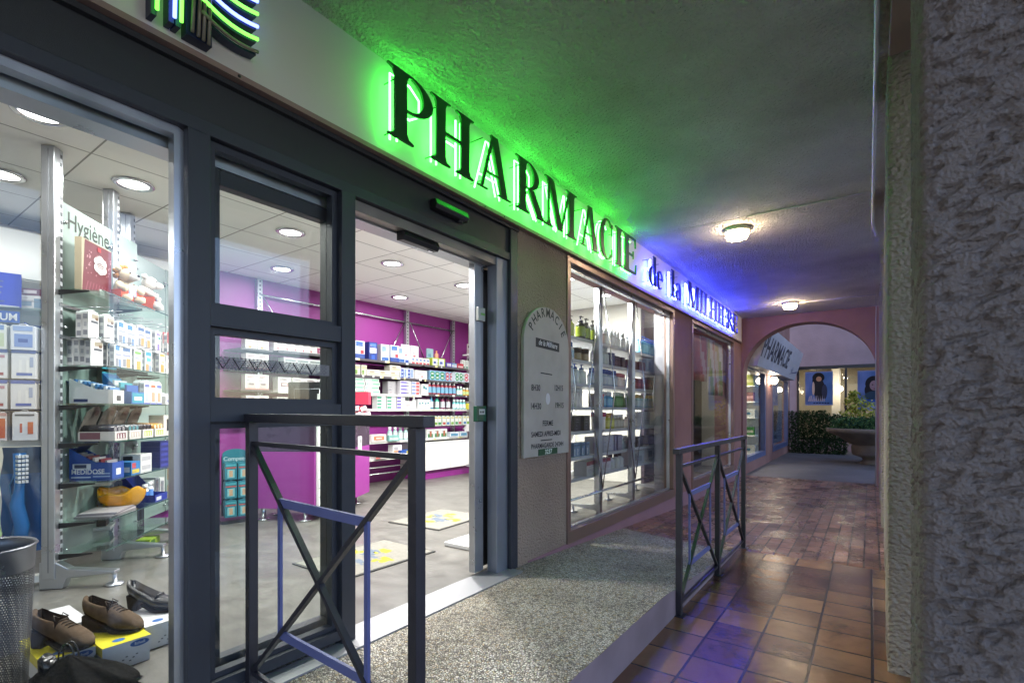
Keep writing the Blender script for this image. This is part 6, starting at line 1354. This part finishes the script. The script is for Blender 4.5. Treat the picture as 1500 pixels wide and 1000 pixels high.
# =================================================================== COURTYARD BEYOND THE ARCH
WG = thing('pharmacy_wing', 'pink rendered wing of the pharmacy with shop windows beyond the arch', 'building', (0, 10.5, 0))
def wg(mb, name, m, parent=WG, bevel=0):
    mb.M = None; return mb.build(name, m, parent, bevel)
m = MB(); m.box(-.3, 0, 0, 6.6, 1.93, 4.2); m.box(-.3, 0, 2.30, 3.36, .03, 1.93); m.box(-.3, 0, 0, 6.6, -.3, .03); m.box(-.3, 0, 6.22, 6.6, .03, 1.93); wg(m, 'wall', STUC_P)
BLUEF = paint('blue_grey_frame', '#5a6488', .4, .2)
for y0, y1 in ((0, 2.30), (3.36, 6.22)):
    m = MB(); m.box(-.08, .01, y0, y1, .03, .14); m.box(-.08, .01, y0, y1, 1.87, 1.93); m.box(-.08, .01, y0, y0 + .07, .14, 1.87); m.box(-.08, .01, y1 - .12, y1, .14, 1.87); f = wg(m, 'window', BLUEF)
    m = MB(); m.box(-.05, -.044, y0 + .06, y1 - .1, .13, 1.88); m.build('pane', GLASS, f)
m = MB(); m.box(-3, -.3, -.2, 3.2, -.1, -.02); m.box(-3, -.3, -.2, 3.2, 2.3, 2.4); m.box(-3.1, -3, -.2, 3.2, -.1, 2.4); m.box(-3, -.3, 3.0, 3.1, -.1, 2.4); wg(m, 'interior_wall', OFFW)
l = bpy.data.lights.new('wing_ceiling_lamp', 'AREA'); l.shape = 'DISK'; l.size = .3; l.energy = 14; l.color = (1, .93, .8); o = bpy.data.objects.new('wing_ceiling_lamp', l); COL.objects.link(o); o.location = (-.5, 11.5, 2.28)
t = dup(d0, (-.5, 11.5, 2.3), 0, 'ceiling light inside the wing beyond the arch'); t['group'] = 'wing ceiling lights'
m = MB(); m.box(-.14, -.13, 3.5, 6.06, .16, 1.86, '#8f97b4')
m.disc((-.1285, 4.7, 1.25), (0, 1, 0), (0, 0, 1), .62, .62, '#c9a68c', 26); m.disc((-.128, 4.4, 1.4), (0, 1, 0), (0, 0, 1), .1, .06, '#5a443c', 12); m.disc((-.128, 5.0, 1.4), (0, 1, 0), (0, 0, 1), .1, .06, '#5a443c', 12); m.disc((-.1278, 4.7, .78), (0, 1, 0), (0, 0, 1), .36, .3, '#7d5a4c', 20); m.quad((-.1275, 3.9, .48), (-.1275, 5.6, .48), (-.1275, 5.6, .5), (-.1275, 3.9, .5), '#3a3f58')
m.text('Essie', (-.1275, 4.75, .28), (0, 1, 0), (0, 0, 1), .26, '#2f3452', 'C')
pt = m.build('poster', CARD); pt.location = (0, 10.5, 0); tag(pt, 'tall bluish window poster with a face and handwriting beyond the wing pier', 'poster')
# shelves with goods inside the wing window
WGS = thing('wing_shelving', 'white shelves of green and yellow goods lit inside the wing window', 'shelving', (-.47, 12.4, 0))
for z in (.1, .5, .9, 1.25, 1.6): m = MB(); m.box(-.36, .36, -.2, .2, z - .03, z); m.build('shelf', WHITE, WGS)
m = MB(); m.box(-.36, .36, .2, .22, 0, 2.0); m.build('back_panel', WHITE, WGS)
yc = K(.2, .12, .24, '#a9b23a', [(.1, .3, .9, .6, '#e0dc9a')]); pk_ = K(.2, .1, .2, '#7a3a4a', [(.1, .3, .9, .6, '#d9a0a8')]); wk = K(.24, .1, .18, '#dfe4e2', [(.1, .3, .6, .6, '#3a7fa8')]); gk = K(.2, .1, .18, '#3f8a4a', [(.1, .3, .9, .6, '#dfe9d2')])
for z, me, nme in ((1.6, yc, 'yellow green'), (1.25, pk_, 'maroon'), (.9, wk, 'white and blue'), (.5, gk, 'green'), (.1, wk, 'pale')):
    for i in range(3): put(me, 'carton', (-.74 + i * .25, 12.3, z), 0, '%s carton on the lit shelves inside the wing window' % nme, 'carton', '%s cartons in the wing' % nme)
SGN = thing('wing_sign', 'white sloping sign reading PHARMACIE in dark letters over the wing windows', 'shop sign', (0, 10.55, 0))
m = MB(); A0 = Vector((.2, 0, 1.9)); A1 = Vector((.42, 0, 2.64)); m.prism([A0, A1, A1 + Vector((-.3, 0, .1)), (0.0, 0, 1.9)], (0, 5.9, 0)); m.build('sign_box', paint('white_sign_box', '#a6a5ac', .45), SGN)
m = MB(); nS = Vector((.959, 0, -.284)); up = (A1 - A0).normalized()
m.text('PHARMACIE', A0 + nS * .004 + Vector((0, .0, 0)) + up * .2, (0, 1, 0), up, .60, '#2b2d3a', 'L', 1.15)
m.text('de la Milhiere ', A0 + nS * .004 + Vector((0, 4.6, 0)) + up * .16, (0, 1, .04), up, .2, '#5a5f7a', 'L', .9)
m.quad(A0 + nS * .0035 + Vector((0, 4.4, 0)) + up * .1, A0 + nS * .0035 + Vector((0, 5.75, 0)) + up * .2, A0 + nS * .0035 + Vector((0, 5.75, 0)) + up * .25, A0 + nS * .0035 + Vector((0, 4.4, 0)) + up * .11, '#3a4068')
m.build('lettering', attr('wing_sign_ink', .5), SGN)
WL = thing('added_globe', 'small glowing globe added on the wing pier in place of a lamp reflection', 'lamp', (.0, 13.35, 1.62)); m = MB(); m.tube([(0, 0, 0), (.06, 0, 0), (.09, 0, .03)], .012); m.lathe([(.045, .03), (.045, .05)], '#ffffff', 12, (.1, 0, 0)); m.build('bracket', DARK, WL); m = MB(); m.sphere((.1, 0, .13), .085, '#ffffff', 16, 10); m.build('globe', WARM, WL)  # globe added in place of a lamp reflection; also lights the sign's underside

# back building
BB = thing('back_building', 'lilac grey rendered building with a wide dark framed window behind the courtyard', 'building', (0, 18, 0))
m = MB(); m.box(-6, 8, 0, .3, 2.38, 6); m.box(-6, .1, 0, .3, -.3, 2.38); m.box(4.6, 8, 0, .3, -.3, 2.38); m.box(.1, 4.6, 0, .3, -.3, .15); m.build('wall', STUC_W, BB)
m = MB(); m.box(.1, 4.6, -.06, .0, 2.29, 2.39); 
for x in (.1, 1.34, 2.9, 4.55): m.box(x, x + .06, -.04, .04, .15, 2.29)
m.box(.1, 4.6, -.04, .04, .15, .21); wf = m.build('window', DARK, BB)
m = MB(); m.box(.16, 4.55, .0, .006, .21, 2.29); m.build('pane', GLASS, wf)
m = MB(); m.box(-.2, 5, 3.2, 3.3, -.2, 2.6); m.box(-.3, -.2, .3, 3.3, -.2, 2.6); m.box(5, 5.1, .3, 3.3, -.2, 2.6); m.box(-.2, 5, .3, 3.3, 2.5, 2.6); m.box(-.2, 5, .3, 3.3, -.2, -.1); m.build('interior_wall', BEIGE, BB)
m = MB(); m.box(.9, 1.15, 2.2, 2.4, -.1, 2.5); m.build('interior_pier', OFFW, BB)
for x, y, lb in ((.5, 19.6, 'left globe pendant glowing in the back building window'), (1.15, 19.8, 'right globe pendant glowing in the back building window')):
    t = thing('pendant_lamp', lb, 'lamp', (x, y, 1.75)); m = MB(); m.sphere((0, 0, 0), .085, '#ffffff', 14, 9); m.build('globe', WARM, t); m = MB(); m.tube([(0, 0, .08), (0, 0, .76)], .006, n=6); m.build('cord', DARK, t)
for x, y in ((.45, 20.2), (1.5, 19.9), (2.5, 19.5)):
    t = dup(d0, (x, y, 2.5), 0, 'ceiling spot inside the back building window', 'spots in the back building'); dl_light(x, y, 1.6); bpy.context.scene.collection.objects[-1].location.z = 2.48
PAPER = attr('poster_paper', .6)
ntp = PAPER.node_tree; bs_ = ntp.nodes['Principled BSDF']; tl = ntp.nodes.new('ShaderNodeBsdfTranslucent'); mxp = ntp.nodes.new('ShaderNodeMixShader'); mxp.inputs[0].default_value = .55
ac = [n_ for n_ in ntp.nodes if n_.type == 'ATTRIBUTE'][0]; ntp.links.new(ac.outputs[0], tl.inputs[0]); ntp.links.new(bs_.outputs[0], mxp.inputs[1]); ntp.links.new(tl.outputs[0], mxp.inputs[2]); ntp.links.new(mxp.outputs[0], ntp.nodes['Material Output'].inputs[0])
def fposter(x0, x1, z0, z1, kind, label):
    t = MB(); w_ = x1 - x0; h = z1 - z0; y = 17.93; P = lambda u, v, k_: (x0 + u * w_, y - .001 * k_, z0 + v * h)
    t.box(x0, x1, y, y + .004, z0, z1, '#7f8fc0')
    nx, nz = 14, 18
    for i in range(nx):
        for j in range(nz):
            u, v = (i + .5) / nx, (j + .5) / nz; n_ = noise.noise(Vector((u * 3 + kind * 9, v * 3, 2))) 
            c = (max(0, .14 + .10 * n_ - .05 * u), max(0, .22 + .12 * n_), max(0, .50 + .2 * n_)); t.quad(P(i / nx, j / nz * .94 + .03, 1), P((i + 1) / nx, j / nz * .94 + .03, 1), P((i + 1) / nx, (j + 1) / nz * .94 + .03, 1), P(i / nx, (j + 1) / nz * .94 + .03, 1), c)
    X = (1, 0, 0); Z = (0, 0, 1)
    if kind == 0:
        for q_, (u, v, a, b_, c) in enumerate(((.48, .82, .22, .15, '#0e0c14'), (.36, .74, .1, .12, '#14101a'), (.52, .45, .2, .34, '#20222c'), (.5, .78, .1, .075, '#c99a7c'), (.3, .5, .05, .2, '#d9c4b4'), (.7, .4, .1, .22, '#39405c'))): t.disc(P(u, v, 2 + q_), X, Z, a * w_, b_ * h, c, 22)
        for i in range(9): t.quad(P(.1 + i * .07, .12, 9), P(.16 + i * .07, .12, 9), P(.2 + i * .06, .3, 9), P(.14 + i * .07, .24 + .04 * math.sin(i * 2), 9), '#b9b4c4')
        for i in range(6): t.quad(P(.3 + i * .1, .05, 3), P(.37 + i * .1, .05, 3), P(.37 + i * .1, .08, 3), P(.3 + i * .1, .08, 3), '#23284a')
    else:
        for q_, (u, v, a, b_, c) in enumerate(((.5, .66, .26, .2, '#120f1c'), (.36, .5, .14, .16, '#151222'), (.66, .5, .14, .16, '#151222'), (.52, .62, .14, .125, '#a88c98'), (.47, .64, .03, .012, '#1a1626'), (.58, .64, .03, .012, '#1a1626'), (.53, .54, .04, .012, '#8a5060'), (.52, .36, .3, .12, '#2a4a66'))): t.disc(P(u, v, 2 + q_), X, Z, a * w_, b_ * h, c, 22)
        t.quad(P(.12, .2, 12), P(.95, .22, 12), P(.9, .28, 12), P(.15, .26, 12), '#2456c0'); t.quad(P(.1, .05, 3), P(.9, .05, 3), P(.9, .1, 3), P(.1, .1, 3), '#a9b4d4')
    return tag(t.build('poster', PAPER), label, 'poster')
fposter(.33, 1.05, 1.2, 2.22, 0, 'blue hair poster with a dark haired figure in profile, left of the window mullion')
fposter(1.66, 2.42, 1.05, 2.2, 1, 'blue hair poster with a dark haired face seen from the front, right of the mullion')

# plants
def leaves(mb, n, fn, size, cols, flat=.0):
    for _ in range(n):
        p, out = fn(); s_ = size * random.uniform(.6, 1.4)
        d1 = Vector((random.gauss(0, 1), random.gauss(0, 1), random.gauss(0, 1) * (1 - flat))).normalized(); d1 = (d1 + out * .8).normalized()
        d2 = d1.cross(Vector((random.gauss(0, 1), random.gauss(0, 1), random.gauss(0, 1)))).normalized()
        c = hx(random.choice(cols)); k_ = random.uniform(.75, 1.25); c = tuple(x * k_ for x in c)
        mb.add([p - d1 * s_, p + d2 * s_ * .42, p + d1 * s_, p - d2 * s_ * .42], [(0, 1, 2, 3)], c)
HG = thing('hedge', 'dense dark green hedge growing against the back building, left of the stone planter', 'hedge', (.75, 16.95, zf))
def hfn():
    while True:
        x = random.uniform(-.72, .75); y = random.uniform(-.35, .4); z = random.uniform(0, 1.22)
        top = 1.2 - .28 * max(0, (x - .1)) + .12 * noise.noise(Vector((x * 5, y * 4, 0))) + .05 * noise.noise(Vector((x * 14, 0, 3)))
        e = .70 + .1 * noise.noise(Vector((z * 4, y * 4, 5)))
        if z > top or abs(x + .02) > e: continue
        if random.random() < .6: y = -.35 + abs(random.gauss(0, .06)) + .09 * noise.noise(Vector((x * 4, z * 4, 1)))
        return Vector((x, y, z)), Vector((0, -.6, .3))
m = MB(); leaves(m, 9000, hfn, .032, ['#223a20', '#2a4526', '#1b2d19', '#33502c', '#20331f']); m.build('foliage', LEAF, HG, recalc=False)
m = MB()
for i in range(7): m.tube([(-.6 + i * .2, 0, 0), (-.58 + i * .2, .03, .5), (-.62 + i * .21, -.05, .95)], [.02, .014, .006], '#3a2c20', 6)
m.build('stems', MATT, HG)
PLN = thing('stone_planter', 'large round weathered stone planter on a narrow foot beyond the arch', 'planter', (2.12, 14.3, zf))
m = MB(); m.lathe([(.0001, 0), (.36, 0), (.36, .03), (.30, .09), (.33, .14), (.5, .2), (.52, .24), (.53, .40), (.5, .43), (.56, .46), (.8, .62), (.95, .70), (1.03, .74), (1.04, .81), (.99, .82), (.95, .78), (.0001, .74)], '#ffffff', 48); m.build('bowl', STONE, PLN)
PP = thing('planter_plants', 'feathery dark green plants filling the stone planter', 'plant', (2.12, 14.3, zf + .76))
def pfn():
    a = random.uniform(0, 2 * math.pi); r_ = .95 * math.sqrt(random.random()); x, y = r_ * math.cos(a), r_ * math.sin(a)
    if random.random() < .15: x -= .12; 
    h = (.26 + .16 * noise.noise(Vector((x * 4, y * 4, 0)))) * random.random() ** .7
    return Vector((x, y, max(-.02, h - (.15 if r_ > .85 else 0)))), Vector((.2 * x, .2 * y, .9))
m = MB(); leaves(m, 7000, pfn, .035, ['#3a5a34', '#4a6b3c', '#2c4628', '#5a7a48', '#35503a']); m.build('foliage', LEAF, PP, recalc=False)
m = MB(); m.lathe([(.0001, .01), (.93, .01)], '#2a211a', 30); m.build('soil', MATT, PP)
SB = thing('leafy_shrub', 'yellow green leafy shrub lit by the back building window behind the planter', 'shrub', (1.62, 17.3, zf))
def sfn():
    t_ = random.random(); a = random.uniform(0, 2 * math.pi); r_ = .42 * math.sqrt(random.random()) * math.sin(math.pi * min(1, t_ * .85 + .12)); k_ = noise.noise(Vector((a, t_ * 5, 4)))
    return Vector((r_ * math.cos(a) * (1.2 + k_) + .1 * math.sin(t_ * 4), r_ * math.sin(a) * .8, .3 + 1.45 * t_ + .1 * k_)), Vector((math.cos(a) * .5, math.sin(a) * .5, .2))
m = MB(); leaves(m, 1500, sfn, .05, ['#8f9a3c', '#a3a84a', '#6f8034', '#b4b45a'], .3); m.build('foliage', LEAF, SB, recalc=False)
m = MB()
for i in range(5): m.tube([(0, 0, 0), (.06 * (i - 2), .02, .6), (.15 * (i - 2), .03 * (i % 2), 1.5)], [.014, .009, .004], '#4a3a26', 6)
m.build('stem', MATT, SB)
